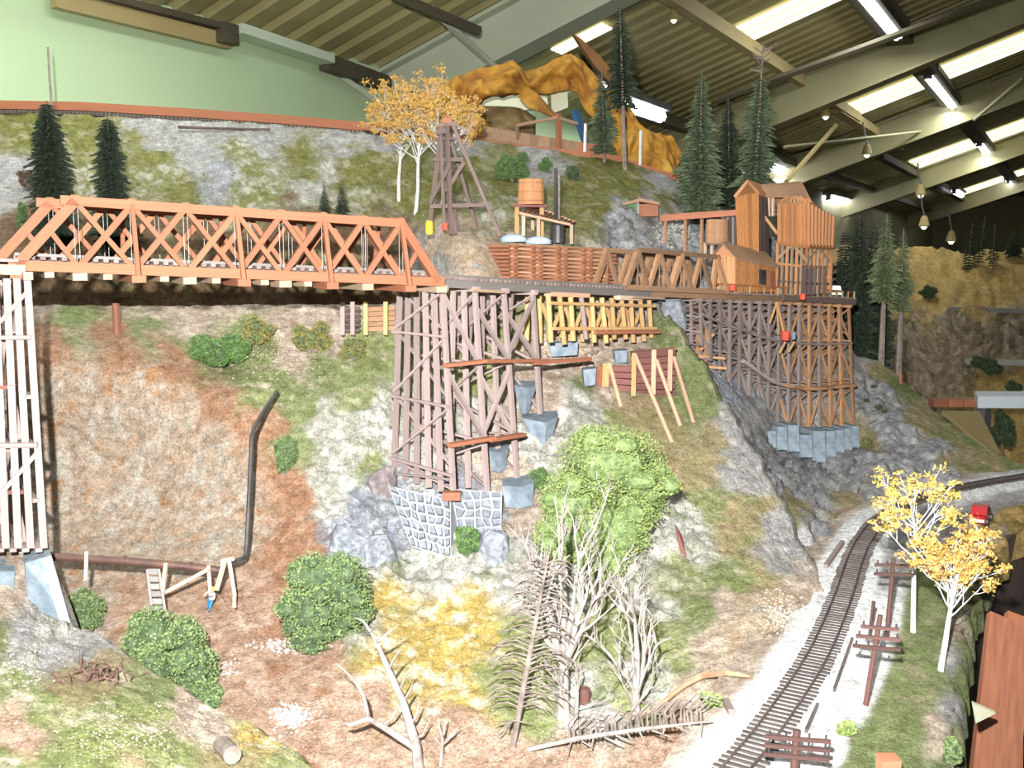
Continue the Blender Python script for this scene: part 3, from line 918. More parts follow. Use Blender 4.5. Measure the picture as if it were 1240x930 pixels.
# --- left foreground bank carrying the left trestle
btop = curve([(-120, 664), (0, 664), (28, 668), (60, 700), (84, 752), (120, 775), (160, 800), (215, 832), (265, 858), (310, 880), (350, 905), (400, 950), (440, 990)])
bbot = curve([(-120, 1040), (440, 1040)])
bk_pts = [(-120, 664, 1.62), (0, 664, 1.60), (40, 690, 1.56), (84, 752, 1.50), (160, 800, 1.42), (265, 858, 1.33), (350, 905, 1.27), (440, 990, 1.18), (-120, 760, 1.40), (0, 760, 1.38), (80, 820, 1.28), (160, 870, 1.20), (0, 860, 1.16), (-120, 860, 1.16), (100, 930, 1.08), (250, 940, 1.14), (0, 1040, .95), (200, 1040, 1.0), (440, 1040, 1.1), (-120, 1040, .95)]
bk_col = [(0, 700, 'talus'), (40, 760, 'grayl'), (70, 790, 'grayl'), (20, 790, 'pale'), (0, 770, 'grass'), (60, 760, 'pale'), (110, 790, 'grayl'), (120, 820, 'brownr'), (80, 820, 'brownr'), (0, 830, 'grassr'), (60, 850, 'grassr'), (150, 850, 'grassr'), (30, 880, 'dirt'), (100, 890, 'grassr'), (60, 920, 'grass'), (180, 880, 'grassr'), (200, 860, 'grassr'), (230, 850, 'talus'), (260, 880, 'talus'), (300, 890, 'yellow'), (290, 920, 'brownr'), (220, 920, 'grassr'), (150, 930, 'brownr'), (130, 910, 'grassr'), (350, 930, 'grassr'), (0, 920, 'grassr'), (200, 830, 'grass')]
gx, gy = lattice(-120, 440, btop, bbot, 3, 2.6)
sheet('ground_left_bank', gx, gy, dep(bk_pts), bk_col, 'speckled grassy bank in the lower left corner', 'bank', skirt=[('top', (0.03, 0.10), 0.35)], seed=21)

# --- far hillside across the aisle
ftop = curve([(1000, 300), (1060, 302), (1110, 300), (1180, 306), (1260, 300), (1340, 300)])
fbot = curve([(1000, 640), (1340, 640)])
fr_pts = [(1000, 300, 7.6), (1110, 302, 7.4), (1340, 305, 7.2), (1110, 370, 6.6), (1150, 374, 6.4), (1340, 378, 6.3), (1150, 384, 6.2), (1340, 388, 6.1), (1110, 430, 6.0), (1240, 440, 5.8), (1180, 470, 5.5), (1240, 468, 5.4), (1100, 480, 5.5), (1340, 470, 5.3), (1240, 550, 4.9), (1100, 560, 5.0), (1000, 560, 5.4), (1000, 640, 4.8), (1340, 640, 4.5)]
fr_col = [(1110, 320, 'farol'), (1160, 330, 'farol'), (1220, 330, 'farol'), (1100, 360, 'farol'), (1200, 360, 'farol'), (1150, 350, 'farol'), (1140, 380, 'farol'), (1240, 350, 'farol'), (1110, 400, 'farrk'), (1160, 400, 'farrk'), (1220, 400, 'farrk'), (1130, 440, 'farrk'), (1190, 430, 'farrk'), (1240, 430, 'farrk'), (1120, 470, 'farrk'), (1160, 465, 'farrk'), (1210, 460, 'farol'), (1240, 465, 'farol'), (1040, 400, 'leaf') if False else (1040, 400, 'farrk'), (1230, 520, 'farol'), (1180, 500, 'farol')]
gx, gy = lattice(1000, 1340, ftop, fbot, 4, 3.5)
sheet('ground_far_hill', gx, gy, dep(fr_pts), fr_col, 'hazy brown hillside across the aisle', 'hillside', skirt=[('top', (0.4, 1.0), 0.8)], seed=27)

BVH = BVHTree.FromPolygons([Vector(v) for v in BV], BF)


def G(px, py):
    """the scenery point seen at a pixel"""
    r = ray(px, py)
    h = BVH.ray_cast(CAM, r.normalized(), 50)
    if h[0] is None: return P(px, py, 2.5)
    return Vector(h[0])


def drop(p, up=0.35):
    """straight down from a little above p to the scenery"""
    h = BVH.ray_cast(Vector(p) + Vector((0, 0, up)), Vector((0, 0, -1)), 3)
    return Vector(h[0]) if h[0] is not None else Vector(p)
# ------------------------------------------------------------------ red truss bridge
ZV = Vector((0, 0, 1))
BA, BB = P(20, 321, 1.60), P(530, 341, 1.95)
bdir = (BB - BA).normalized()
bn = Vector((-bdir.y, bdir.x, 0)).normalized()          # towards the far side


def on_line(a, b, px):
    """the point of the line a-b seen at pixel column px"""
    k = (px - 620.0) / F
    f = lambda p: (p - CAM).x - k * ((p - CAM).y * CP - (p - CAM).z * SP)
    fa, fb = f(a), f(b)
    return a.lerp(b, fa / (fa - fb))


BW, BH = 0.115, 0.108
brg = empty('truss_bridge', BA, 'orange-red timber truss bridge spanning the valley', 'bridge')
bot_px = [20, 95, 163, 227, 288, 342, 393, 441, 486, 530]
bots = [on_line(BA, BB, px) for px in bot_px]
skew = bdir * -0.03
for side in (0, 1):
    off = (bn * BW + skew) if side else Vector((0, 0, 0))
    b_ = [q + off for q in bots]
    t_ = [q + ZV * BH for q in b_]
    c = 'bridge_orange'
    beam('bottom_chord', b_[0] - bdir * .012, b_[-1] + bdir * .012, .015, .017, c, brg)
    beam('top_chord', t_[1] - bdir * .022, t_[8] + bdir * .006, .015, .0155, c, brg)
    beam('end_post', b_[0], t_[1], .015, .016, c, brg)
    beam('end_post', b_[9], t_[8], .015, .016, c, brg)
    for i in range(1, 8):
        beam('diagonal', b_[i], t_[i + 1], .0092, .010, c, brg)
        beam('counter_brace', t_[i], b_[i + 1], .0072, .008, c, brg)
    beam('counter_brace', b_[1], lerp(b_[0], t_[1], .55), .008, .008, c, brg)
    beam('counter_brace', b_[8], lerp(b_[9], t_[8], .55), .008, .008, c, brg)
    for i in range(1, 9):
        for k in (-1, 1):
            beam('tie_rod', b_[i] + bdir * .0035 * k, t_[i] + bdir * .0035 * k, .0011, .0011, 'wire', brg, kind='round')
        beam('node_block', t_[i] + ZV * .008 - bdir * .006, t_[i] + ZV * .008 + bdir * .006, .012, .004, c, brg)
for i in range(1, 9):                                    # top laterals between the two trusses
    a, b = bots[i] + ZV * (BH + .008), bots[i] + ZV * (BH + .008) + bn * BW + skew
    if i in (2, 4, 6, 8): beam('top_lateral', a, b, .008, .006, 'bridge_orange', brg)
for i in range(0, 10):                                   # floor beams under the chords; every second one reaches out to an outrigger
    out = .048 if i in (2, 4, 6, 8) else .02
    a = bots[i] - ZV * .015 - bn * out
    b = bots[i] - ZV * .015 + bn * (BW + out)
    beam('floor_beam', a, b, .022, .012, 'bridge_pale' if i % 2 else 'bridge_orange', brg)
    if i in (2, 4, 6, 8):
        beam('outrigger_brace', a + bn * .006 + ZV * .005, bots[i] + ZV * BH - bn * .004, .007, .008, 'bridge_orange', brg)
        beam('outrigger_brace', b - bn * .006 + ZV * .005, bots[i] + ZV * BH + bn * (BW + .004), .007, .008, 'bridge_orange', brg)
for px in (58, 128, 196, 258, 316, 368):
    q = on_line(BA, BB, px)
    beam('floor_beam', q - ZV * .0135 - bn * .026, q - ZV * .0135 + bn * (BW + .02), .014, .009, 'bridge_pale', brg)
for k in (.14, .32, .50, .68, .86):
    beam('shadow_board', BA + bn * BW * k + ZV * .004, BB + bn * BW * k + ZV * .004, .0205, .006, 'dark_timber', brg)  # boards added to close the deck so its shadow falls solid
for k in (.32, .68):
    beam('stringer', BA + bn * BW * k + ZV * .002, BB + bn * BW * k + ZV * .002, .012, .016, 'dark_timber', brg)
beam('walkway_plank', BA + bn * BW * .93 + ZV * .014, BB + bn * BW * .93 + ZV * .014, .011, .005, 'bridge_pale', brg)
nt_ = 46
for i in range(nt_):
    q = BA.lerp(BB, (i + .5) / nt_) + ZV * .013
    beam('deck_tie', q + bn * .016, q + bn * (BW - .016), .0085, .006, 'weathered_dark', brg)
for k in (.36, .64):
    beam('rail', BA + bn * BW * k + ZV * .018, BB + bn * BW * k + ZV * .018, .003, .005, 'rail_dull', brg)


# ------------------------------------------------------------------ trestle bents
def bent(par, nt, ft, nb, fb, n, levels, w, mat, fwd, brace=True, cap=None, bmat=None, sill=True):
    """one timber bent: n posts from the top line nt-ft to the bottom line nb-fb, girts at the levels, crossed braces"""
    bmat = bmat or mat
    for i in range(n):
        k = i / (n - 1)
        beam('post', lerp(nt, ft, k), lerp(nb, fb, k), w, w, mat, par, up=fwd)
    lv = [0.0] + list(levels) + [1.0]
    f = fwd * (w * .8)
    for k in levels + ([1.0] if sill else []):
        a, b = lerp(nt, nb, k), lerp(ft, fb, k)
        e = (a - b).normalized() * w
        beam('girt', a + e + f, b - e + f, w * .55, w * .9, bmat, par, up=fwd)
    if cap:
        e = (nt - ft).normalized() * w * 1.3
        beam('cap', nt + e + ZV * w * .5, ft - e + ZV * w * .5, w * 1.3, w * 1.2, cap, par)
    if brace:
        for j in range(len(lv) - 1):
            a, b = lerp(nt, nb, lv[j] + .02), lerp(ft, fb, lv[j] + .02)
            c, d = lerp(nt, nb, lv[j + 1] - .02), lerp(ft, fb, lv[j + 1] - .02)
            beam('cross_brace', a + f, d + f, w * .4, w * .75, bmat, par, up=fwd)
            beam('cross_brace', b - f, c - f, w * .4, w * .75, bmat, par, up=fwd)


# deck line past the bridge: near edge of the ties
DK = [P(530, 344, 1.96), P(575, 347, 2.03), P(610, 349, 2.10), P(646, 351, 2.18), P(720, 354, 2.36), P(790, 357, 2.54), P(880, 361, 2.76), P(960, 364, 2.96), P(1036, 368, 3.16)]


def deck_at(px):
    for i in range(len(DK) - 1):
        q = on_line(DK[i], DK[i + 1], px)
        t = (q - DK[i]).dot(DK[i + 1] - DK[i]) / (DK[i + 1] - DK[i]).length_squared
        if -.001 <= t <= 1.001: return q, (DK[i + 1] - DK[i]).normalized()
    return on_line(DK[-2], DK[-1], px), (DK[-1] - DK[-2]).normalized()


def far_dir(d):
    return Vector((-d.y, d.x, 0)).normalized()


# tall grey trestle in the middle
tr = empty('timber_trestle', P(545, 604, 1.93), 'tall weathered grey timber trestle right of the red bridge', 'trestle')
specs = [(536, 346, 1.965, 549, 600, 1.93, 6), (575, 348, 2.03, 590, 598, 2.01, 5), (610, 350, 2.10, 626, 580, 2.09, 5), (645, 352, 2.18, 654, 502, 2.19, 3)]
near = []
fd = far_dir((DK[3] - DK[0]).normalized())
dd = (DK[3] - DK[0]).normalized()
for j, (x, y, d, bx, by, bd, n) in enumerate(specs):
    ntp, nbt = P(x, y, d) - ZV * .008, P(bx, by, bd)
    ftp = ntp + fd * .125
    fbt = nbt + fd * .20 + dd * -.01
    if j == 0: fbt = P(477, 577, 2.05)
    if j == 1: fbt.z += .02
    if j == 2: fbt.z += .08
    if j == 3: fbt.z += .10
    near.append((ntp, nbt))
    lv = [.24, .58] if j == 0 else ([.36, .74] if j < 3 else [.55])
    if j == 0: lv = [.23, .57, .90]
    bent(tr, ntp, ftp, nbt, fbt, n, lv, .0088, 'weathered_grey', -dd, cap='bridge_pale' if j == 0 else 'weathered_grey', sill=False)
# long diagonal struts between bents on the near side
for a, ka, b, kb in ((0, .02, 1, .36), (1, .08, 2, .36), (2, .10, 3, .55), (1, .42, 2, .78), (0, .40, 1, .72), (3, .05, 2, .33), (2, .42, 1, .70)):
    beam('longitudinal_brace', lerp(*near[a], ka), lerp(*near[b], kb), .006, .009, 'weathered_grey', tr, up=fd)
o_ = -fd * .014
for pts in (((533, 442, 1.94), (588, 436, 2.02)), ((580, 437, 2.0), (655, 436, 2.17)), ((640, 439, 2.14), (708, 434, 2.30)), ((538, 538, 1.925), (592, 529, 2.0)), ((586, 532, 1.99), (628, 525, 2.08))):
    beam('walkway_plank', P(*pts[0]) + o_, P(*pts[1]) + o_, .016, .007, 'plank_rust', tr)
for x, y, d in ((548, 446, 1.96), (586, 441, 2.03), (620, 440, 2.10), (560, 538, 1.96)):
    q = P(x, y, d)
    beam('walkway_bracket', q, q + fd * .05, .008, .008, 'weathered_dark', tr)
beam('sill_block', P(536, 600, 1.92), P(558, 600, 1.92), .022, .016, 'plank_rust', tr)

# deck over the grey trestle and on to the mine
dk = empty('trestle_deck', DK[0], 'long grey timber deck running from the bridge to the mine', 'deck')
for i in range(len(DK) - 1):
    f_ = far_dir((DK[i + 1] - DK[i]).normalized())
    for k, m_ in ((.008, 'rail_dull'), (.035, 'dark_timber'), (.075, 'dark_timber')):
        if k > .01 or i < 5:
            beam('stringer', DK[i] + f_ * k + ZV * .003, DK[i + 1] + f_ * k + ZV * .003, .012, .017, m_ if i < 5 else 'trestle_tan', dk)
    if i >= 5: beam('stringer', DK[i] + f_ * .008 + ZV * .003, DK[i + 1] + f_ * .008 + ZV * .003, .010, .015, 'roof_brown', dk)
    L_ = (DK[i + 1] - DK[i]).length
    for j in range(int(L_ / .014)):
        q = DK[i].lerp(DK[i + 1], (j + .5) / int(L_ / .014)) + ZV * .0145
        beam('deck_tie', q - f_ * .004, q + f_ * .09, .008, .006, 'weathered_dark', dk)
    for k in (.028, .062):
        beam('rail', DK[i] + f_ * k + ZV * .020, DK[i + 1] + f_ * k + ZV * .020, .003, .005, 'rail_dull', dk)
for x0, x1 in ((484, 536), (566, 604), (760, 798)):
    q, d_ = deck_at(max(x0, 531)); r_, _ = deck_at(max(x1, 536))
    if x0 > 500: beam('cap_plank', q - far_dir(d_) * .012 - ZV * .008, r_ - far_dir(d_) * .012 - ZV * .008, .012, .006, 'bridge_pale', dk)

# ------------------------------------------------------------------ left trestle tower under the bridge end
lt = empty('timber_trestle', P(30, 665, 1.55), 'tall grey timber trestle tower at the left edge of the view', 'trestle')
ld_ = bdir
for j, (x, bx) in enumerate(((33, 53), (20, 37), (8, 22), (-6, 7), (-26, -12), (-46, -32))):
    ntp, nbt = P(x, 338, 1.585 - .008 * j), P(bx, 664, 1.55 - .005 * j)
    ftp, fbt = ntp + bn * .115 + bdir * -.01, nbt + bn * .17 + bdir * -.02
    bent(lt, ntp, ftp, nbt, fbt, 2, [.22, .62] if j else [.22, .44, .62, .82], .0105, 'weathered_grey', -bdir, brace=j in (2, 4), cap='bridge_pale' if j == 0 else None)
for y, x in ((470, -40), (597, -40)):
    beam('walkway_plank', P(x, y, 1.53), P(17 if y < 500 else 29, y - 2, 1.56), .012, .006, 'maroon', lt)
for kk in (.22, .62):
    beam('ledger', lerp(P(33, 338, 1.575), P(53, 664, 1.54), kk), lerp(P(-46, 338, 1.535), P(-32, 664, 1.515), kk), .006, .009, 'weathered_grey', lt, up=bn)
for ka, kb in ((.05, .22), (.65, .82)):
    a0, a1 = P(31, 338, 1.58), P(52, 664, 1.545)
    c0, c1 = P(-22, 338, 1.545), P(-2, 664, 1.525)
    beam('longitudinal_brace', lerp(a0, a1, ka), lerp(c0, c1, kb), .006, .009, 'weathered_grey', lt, up=bn)
ap = empty('approach_deck', P(-20, 326, 1.57), 'pale timber approach deck left of the bridge', 'deck')
beam('deck_beam', P(-130, 322, 1.49), P(28, 327, 1.60), .03, .016, 'bridge_pale', ap)
beam('deck_beam', P(-130, 322, 1.49) + bn * .09, P(28, 327, 1.60) + bn * .09, .03, .016, 'bridge_pale', ap)
beam('deck_plank', P(-130, 319, 1.49) + bn * .045 + ZV * .008, P(16, 323, 1.59) + bn * .045 + ZV * .01, .1, .005, 'weathered_grey', ap)
# sloping concrete pier below the tower and a second one at its left
pr = MB()
a, b, c, d = P(30, 682, 1.535), P(62, 672, 1.545), P(86, 756, 1.50), P(34, 735, 1.475)
pr.prism([a, b, c, d], bn * .10)
pe = empty('concrete_pier', d, 'pale blue sloping concrete pier below the left trestle tower', 'pier')
pr.build('block', 'concrete', pe)
MB().prism([lerp(a, b, .62), b, c, lerp(d, c, .72)], -bn * .006).build('edge_strip', 'mortar', pe)
pr = MB().prism([P(-60, 690, 1.50), P(18, 692, 1.52), P(16, 718, 1.49), P(-60, 720, 1.47)], bn * .1)
pr.build('concrete_pier', 'concrete', label='low blue concrete footing cut by the left edge', cat='pier')


# ------------------------------------------------------------------ concrete piers and masonry of the grey trestle
def pier(tl, tr_, bl, br, d, depth, lab, mat='concrete', fr=None):
    """block with a front face given by four pixels; a leading edge in the middle makes it a wedge"""
    A, B, C_, D_ = P(*tl, d), P(*tr_, d), P(*br, d), P(*bl, d)
    mb = MB()
    back = Vector((0, depth, 0))
    if fr:
        E, E2 = P(fr[0], fr[1], d - .03), P(fr[2], fr[3], d - .012)
        vv = [A, E, B, D_, E2, C_, A + back, B + back, D_ + back, C_ + back]
        mb.add(vv, [(0, 3, 4, 1), (1, 4, 5, 2), (0, 1, 2, 7, 6), (0, 6, 8, 3), (2, 5, 9, 7), (3, 8, 9, 5, 4), (6, 7, 9, 8)])
    else:
        mb.prism([A, B, C_, D_], back)
    mb.build('concrete_pier', mat, label=lab, cat='pier')


pier((622, 466), (650, 466), (630, 500), (640, 500), 2.21, .08, 'small blue wedge pier behind the last grey bent', fr=(638, 470, 636, 502))
pier((632, 506), (676, 504), (652, 546), (664, 546), 2.17, .08, 'large blue wedge pier right of the grey trestle', fr=(661, 512, 660, 550))
pier((592, 546), (616, 543), (596, 570), (612, 568), 2.10, .06, 'short blue wedge pier between two grey bents', fr=(606, 548, 605, 572))
pier((608, 588), (647, 584), (612, 614), (645, 612), 2.03, .08, 'pale cracked block pier right of the masonry', fr=(632, 590, 631, 616))
pier((664, 416), (700, 414), (668, 432), (699, 430), 2.36, .06, 'small pale blue footing left under the yellow trestle')
pier((744, 425), (760, 424), (746, 440), (759, 439), 2.46, .05, 'small blue footing beside the maroon retaining wall')
pier((706, 448), (722, 446), (708, 468), (721, 466), 2.33, .05, 'little blue footing left of the maroon retaining wall')


def masonry(name, quad, lab, nx, ny, bulge=.012, seed=3, thick=.05):
    """wall of irregular stones set in pale mortar; every stone is a part"""
    random.seed(seed)
    A, B, C_, D_ = quad
    e = empty(name, D_, lab, 'stone wall')
    n = (B - A).cross(D_ - A).normalized()
    if n.dot(A - CAM) > 0: n = -n
    MB().prism([A, B, C_, D_], -n * thick).build('mortar_bed', 'mortar', e)
    S = lambda u, v: lerp(lerp(A, B, u), lerp(D_, C_, u), v)
    g = [[(max(0, min(1, (i + (U(-.32, .32) if 0 < i < nx else 0)) / nx)), max(0, min(1, (j + (U(-.32, .32) if 0 < j < ny else 0)) / ny))) for i in range(nx + 1)] for j in range(ny + 1)]
    for j in range(ny):
        for i in range(nx):
            q = [g[j][i], g[j][i + 1], g[j + 1][i + 1], g[j + 1][i]]
            cu, cv = sum(p[0] for p in q) / 4, sum(p[1] for p in q) / 4
            sh = U(.80, .92)
            q = [(cu + (u - cu) * sh, cv + (v - cv) * sh) for u, v in q]
            hh = U(.5, 1.0) * bulge
            base = [S(u, v) - n * .004 for u, v in q]
            top = [S(cu + (u - cu) * .72, cv + (v - cv) * .72) + n * hh for u, v in q]
            mb = MB().add(base + top, [(4, 5, 6, 7), (0, 1, 5, 4), (1, 2, 6, 5), (2, 3, 7, 6), (3, 0, 4, 7), (3, 2, 1, 0)])
            mb.build('stone', 'stone_grey', e)
    return e


masonry('masonry_abutment', (P(470, 588, 1.965), P(546, 606, 1.93), P(546, 676, 1.875), P(498, 662, 1.90)), 'irregular grey stone abutment under the front grey bent', 7, 6, seed=3)
masonry('masonry_abutment', (P(546, 592, 1.965), P(608, 596, 1.975), P(607, 648, 1.93), P(556, 650, 1.905)), 'pale bluish stone block abutment under the second grey bent', 5, 5, .006, seed=4)

# ------------------------------------------------------------------ yellow timber trestle under the deck
yt = empty('timber_trestle', P(727, 416, 2.42), 'short yellow timber trestle under the grey deck', 'trestle')
q0, d0 = deck_at(668); q1, d1 = deck_at(790)
fy = far_dir((q1 - q0).normalized())
for row in (0, 1):
    for i in range(11):
        a = q0.lerp(q1, i / 10) + fy * (.01 + row * .06) - ZV * .012
        hgt = .104 + .006 * math.sin(i * 1.7)
        b = a - ZV * hgt - fy * .012 * (1 - row) + (q1 - q0).normalized() * (.004 * (1 if i % 2 else -1))
        beam('post', a, b, .0125, .0125, 'weathered_grey' if (i == 3 and row == 0) else 'timber_yellow', yt, kind='round')
for k, hh in ((-.004, .028), (-.01, .085)):
    beam('girt', q0 + fy * (k + .002) - ZV * hh - (q1 - q0) * .02, q1 + fy * (k + .002) - ZV * hh + (q1 - q0) * .02, .007, .009, 'timber_yellow', yt, up=fy)
beam('girt', lerp(q0, q1, .35) - fy * .016 - ZV * .094, lerp(q0, q1, 1.02) - fy * .016 - ZV * .094, .008, .010, 'plank_rust', yt, up=fy)
beam('cap', q0 + fy * .012 - ZV * .008, lerp(q0, q1, .36) + fy * .012 - ZV * .008, .02, .01, 'timber_pink', yt)
beam('cap', lerp(q0, q1, .64) + fy * .006 - ZV * .010, lerp(q0, q1, .88) + fy * .006 - ZV * .010, .02, .011, 'pale_stick', yt)
for i in range(10):
    a, b = q0.lerp(q1, i / 10) - ZV * .03, q0.lerp(q1, (i + 1) / 10) - ZV * .09
    if i % 2: a, b = a - ZV * .06, b + ZV * .06
    beam('cross_brace', a + fy * .03, b + fy * .03, .005, .008, 'timber_yellow', yt, up=fy)

# ------------------------------------------------------------------ maroon plank retaining wall with raking props
rw = empty('retaining_wall', P(790, 480, 2.40), 'maroon plank retaining wall held by pale raking props', 'retaining wall')
A, B = P(727, 442, 2.46), P(762, 442, 2.44)
for i in range(4):
    beam('plank', P(727, 446 + 7 * i, 2.39), P(768, 447 + 8 * i, 2.39), .012, .013, 'maroon', rw)
for i in range(7):
    beam('plank', P(766, 430 + 7.6 * i, 2.41), P(817, 426 + 8.2 * i, 2.43), .012, .014, 'maroon', rw)
beam('cap_plank', P(764, 427, 2.43), P(818, 422, 2.45), .018, .006, 'crib_red', rw)
beam('end_board', P(727, 444, 2.38), P(727, 474, 2.38), .014, .02, 'crib_red', rw)
for x, y0, y1, m_ in ((734, 440, 468, 'timber_yellow'), (768, 428, 480, 'timber_yellow'), (792, 424, 478, 'timber_pink'), (812, 424, 474, 'timber_pink')):
    beam('post', P(x, y0, 2.37 if x < 740 else 2.39), P(x - 1, y1, 2.37), .011, .011, m_, rw)
for x0, y0, x1, y1, d1 in ((738, 441, 752, 493, 2.30), (769, 430, 814, 536, 2.20), (795, 436, 824, 516, 2.27), (816, 432, 840, 512, 2.30)):
    beam('raking_prop', P(x0, y0, 2.375), G(x1, y1), .0095, .0095, 'timber_pink', rw, kind='round')

# small timber crib behind the trestle, under the deck
cb = empty('timber_crib', P(440, 402, 2.28), 'small dark timber crib left of the grey trestle', 'crib')
for i in range(5):
    beam('log', P(416, 374 + 6.5 * i, 2.28), P(436, 374 + 6.5 * i, 2.28), .009, .009, 'dark_timber', cb, kind='round')
    beam('plank', P(440, 375 + 6 * i, 2.30), P(478, 373 + 6 * i, 2.32), .006, .010, 'trestle_tan', cb)
for x in (415, 427, 443, 467):
    beam('post', P(x, 366, 2.27), P(x, 406, 2.26), .0095, .0095, 'timber_yellow' if x > 430 else 'weathered_grey', cb)

# ------------------------------------------------------------------ red log crib wall above the deck
cw = empty('crib_wall', P(680, 342, 2.5), 'red-brown log crib retaining wall above the deck', 'retaining wall')
cl = lambda k, y: P(lerp(616, 738, k), y + k * 6, lerp(2.42, 2.62, k))
for r in range(10):
    y = 296 + r * 4.7
    for s in range(4):
        beam('log', cl(s / 4 + .012, y), cl(s / 4 + .238, y), .0075, .0058, 'timber_pink' if r % 2 else 'trestle_tan', cw, kind='round')
    for s in range(5):
        q = cl(min(.99, s / 4 + .004), y + 2.3)
        for dxx in (-.012, .012):
            a = q + (cl(1, y) - cl(0, y)).normalized() * dxx
            beam('header_log', a - fy * .014, a + fy * .05, .0085, .0085, 'crib_red', cw, kind='round')

# ------------------------------------------------------------------ derrick (dark A-frame tower)
dr = empty('derrick', P(560, 285, 2.52), 'dark wooden A-frame derrick in front of the yellow trees', 'derrick')
D = 2.50
top_l, top_r = P(533, 150, D), P(548, 150, D)
m_ = 'derrick_wood'
for p, q, w_ in (((541, 150, D), (546, 284, D - .03), .009), ((533, 152, D), (538, 280, D - .04), .008), ((549, 152, D), (606, 286, D + .02), .0085), ((543, 158, D + .06), (580, 284, D + .08), .008),
                 ((534, 155, D), (519, 284, D + .02), .008), ((545, 200, D - .02), (521, 246, D), .009), ((562, 196, D), (540, 232, D), .009), ((536, 200, D + .05), (556, 284, D + .03), .008), ((545, 250, D), (552, 284, D - .02), .008)):
    beam('leg', P(*p), P(*q), w_, w_, m_, dr)
for p, q, w_ in (((521, 250, D - .01), (588, 248, D), .012), ((524, 193, D), (561, 194, D), .010), ((521, 250, D + .07), (588, 247, D + .07), .010), ((524, 194, D + .06), (561, 192, D + .06), .009), ((530, 152, D), (552, 150, D), .010), ((528, 168, D), (556, 168, D + .03), .008)):
    beam('girt', P(*p), P(*q), w_, w_ * .8, m_, dr)
for x in (530, 545, 560, 575):
    beam('platform_plank', P(x, 248, D), P(x, 245, D + .08), .016, .004, m_, dr)
beam('crown_block', P(536, 146, D), P(547, 146, D), .012, .012, 'crib_red', dr)
beam('crown_block', P(528, 160, D - .01), P(540, 158, D - .01), .014, .014, m_, dr)

# barrels by the derrick
def barrel(px, py, d, r, h, mat, lab, tilt=0.0, hoop='dark_timber'):
    c = P(px, py, d)
    e = empty('barrel', c, lab, 'barrel')
    MB().lathe(c, [(r * .82, 0), (r, h * .3), (r, h * .7), (r * .82, h), (r * .7, h), (r * .7, h * .95)], 12).build('staves', mat, e)
    for k in (.2, .8):
        MB().lathe(c, [(r * .96, h * (k - .04)), (r * 1.03, h * (k - .04)), (r * 1.03, h * (k + .04)), (r * .96, h * (k + .04))], 12).build('hoop', hoop, e)
    e.rotation_euler = (tilt, 0, 0)
    return e


mottled('barrel_yellow', [(0.75, 0.42, 0.02), (0.85, 0.52, 0.04)], 20, 0.6, 0.1)
mottled('barrel_red', [(0.55, 0.05, 0.03), (0.65, 0.09, 0.05)], 20, 0.6, 0.1)
mottled('blue_sacks', [(0.28, 0.36, 0.44), (0.42, 0.50, 0.58)], 30, 0.9, 0.4)
barrel(520, 284, 2.50, .0095, .034, 'barrel_yellow', 'bright yellow barrel at the foot of the derrick', hoop='barrel_yellow')
barrel(539, 279, 2.44, .008, .017, 'barrel_red', 'small red barrel beside the derrick leg', hoop='barrel_red')

# ------------------------------------------------------------------ water tank, shed, boiler
D = 2.66
wt = empty('water_tank', P(641, 252, D), 'round wooden water tank on a red platform', 'water tank')
c = P(643, 248, D + .03)
n_st = 22
for k in range(n_st):
    a = 2 * math.pi * k / n_st
    rr = lambda z: .0345 - .003 * z / .07
    p0, p1 = c + Vector((math.cos(a) * .0345, math.sin(a) * .0345, 0)), c + Vector((math.cos(a) * .0318, math.sin(a) * .0318, .067))
    beam('stave', p0, p1, .0105, .004, 'mine_stud', wt, up=(math.cos(a), math.sin(a), 0))
for k in (.15, .5, .85):
    MB().lathe(c, [(.0335 - .003 * k, .067 * k - .0015), (.0372 - .003 * k, .067 * k - .0015), (.0372 - .003 * k, .067 * k + .0015), (.0335 - .003 * k, .067 * k + .0015)], 22).build('hoop', 'crib_red', wt)
MB().lathe(c, [(.031, .058), (.031, .062)], 18).build('lid', 'trestle_tan', wt)
for i in range(6):
    beam('platform_plank', P(619 + i * 0, 249, D - .03 + i * .018), P(662, 250, D - .03 + i * .018), .016, .006, 'maroon', wt)
for x, dd_ in ((626, -.02), (656, -.02), (626, .06), (656, .06)):
    beam('post', P(x, 250, D + dd_), drop(P(x, 280, D + dd_), .1) - ZV * .004, .008, .008, 'timber_yellow', wt)

sh = empty('open_shed', P(665, 292, 2.58), 'open lean-to shed with sagging rust-brown roof below the water tank', 'shed')
ra, rb, rc, rd = P(628, 258, 2.55), P(690, 272, 2.60), P(698, 270, 2.78), P(640, 248, 2.72)
for i in range(12):
    k = i / 12
    beam('roof_plank', lerp(ra, rb, k + .04), lerp(rd, rc, k + .04), .0095, .004, 'crib_red' if i % 3 else 'roof_brown', sh, up=ZV)
beam('ridge_board', ra, rb, .008, .006, 'timber_pink', sh)
beam('ridge_board', rd, rc, .008, .006, 'timber_pink', sh)
for x, y0, y1, d in ((634, 259, 286, 2.56), (652, 262, 288, 2.575), (692, 272, 296, 2.60), (645, 256, 280, 2.70)):
    beam('post', P(x, y0, d), P(x, y1, d), .0065, .0065, 'pale_stick', sh)
bo = empty('boiler', P(674, 296, 2.62), 'black iron boiler with tall twin smokestacks under the shed roof', 'boiler')
MB().lathe(P(675, 294, 2.62), [(.019, 0), (.019, .045), (.012, .055), (.0, .057)], 14).build('drum', 'black_iron', bo)
MB().tube([P(673, 275, 2.64), P(673, 204, 2.64)], [.0055, .0045], 8).build('smokestack', 'black_iron', bo)
MB().tube([P(677, 272, 2.66), P(677, 212, 2.66)], [.0035, .003], 8).build('smokestack', 'pine_bark', bo)
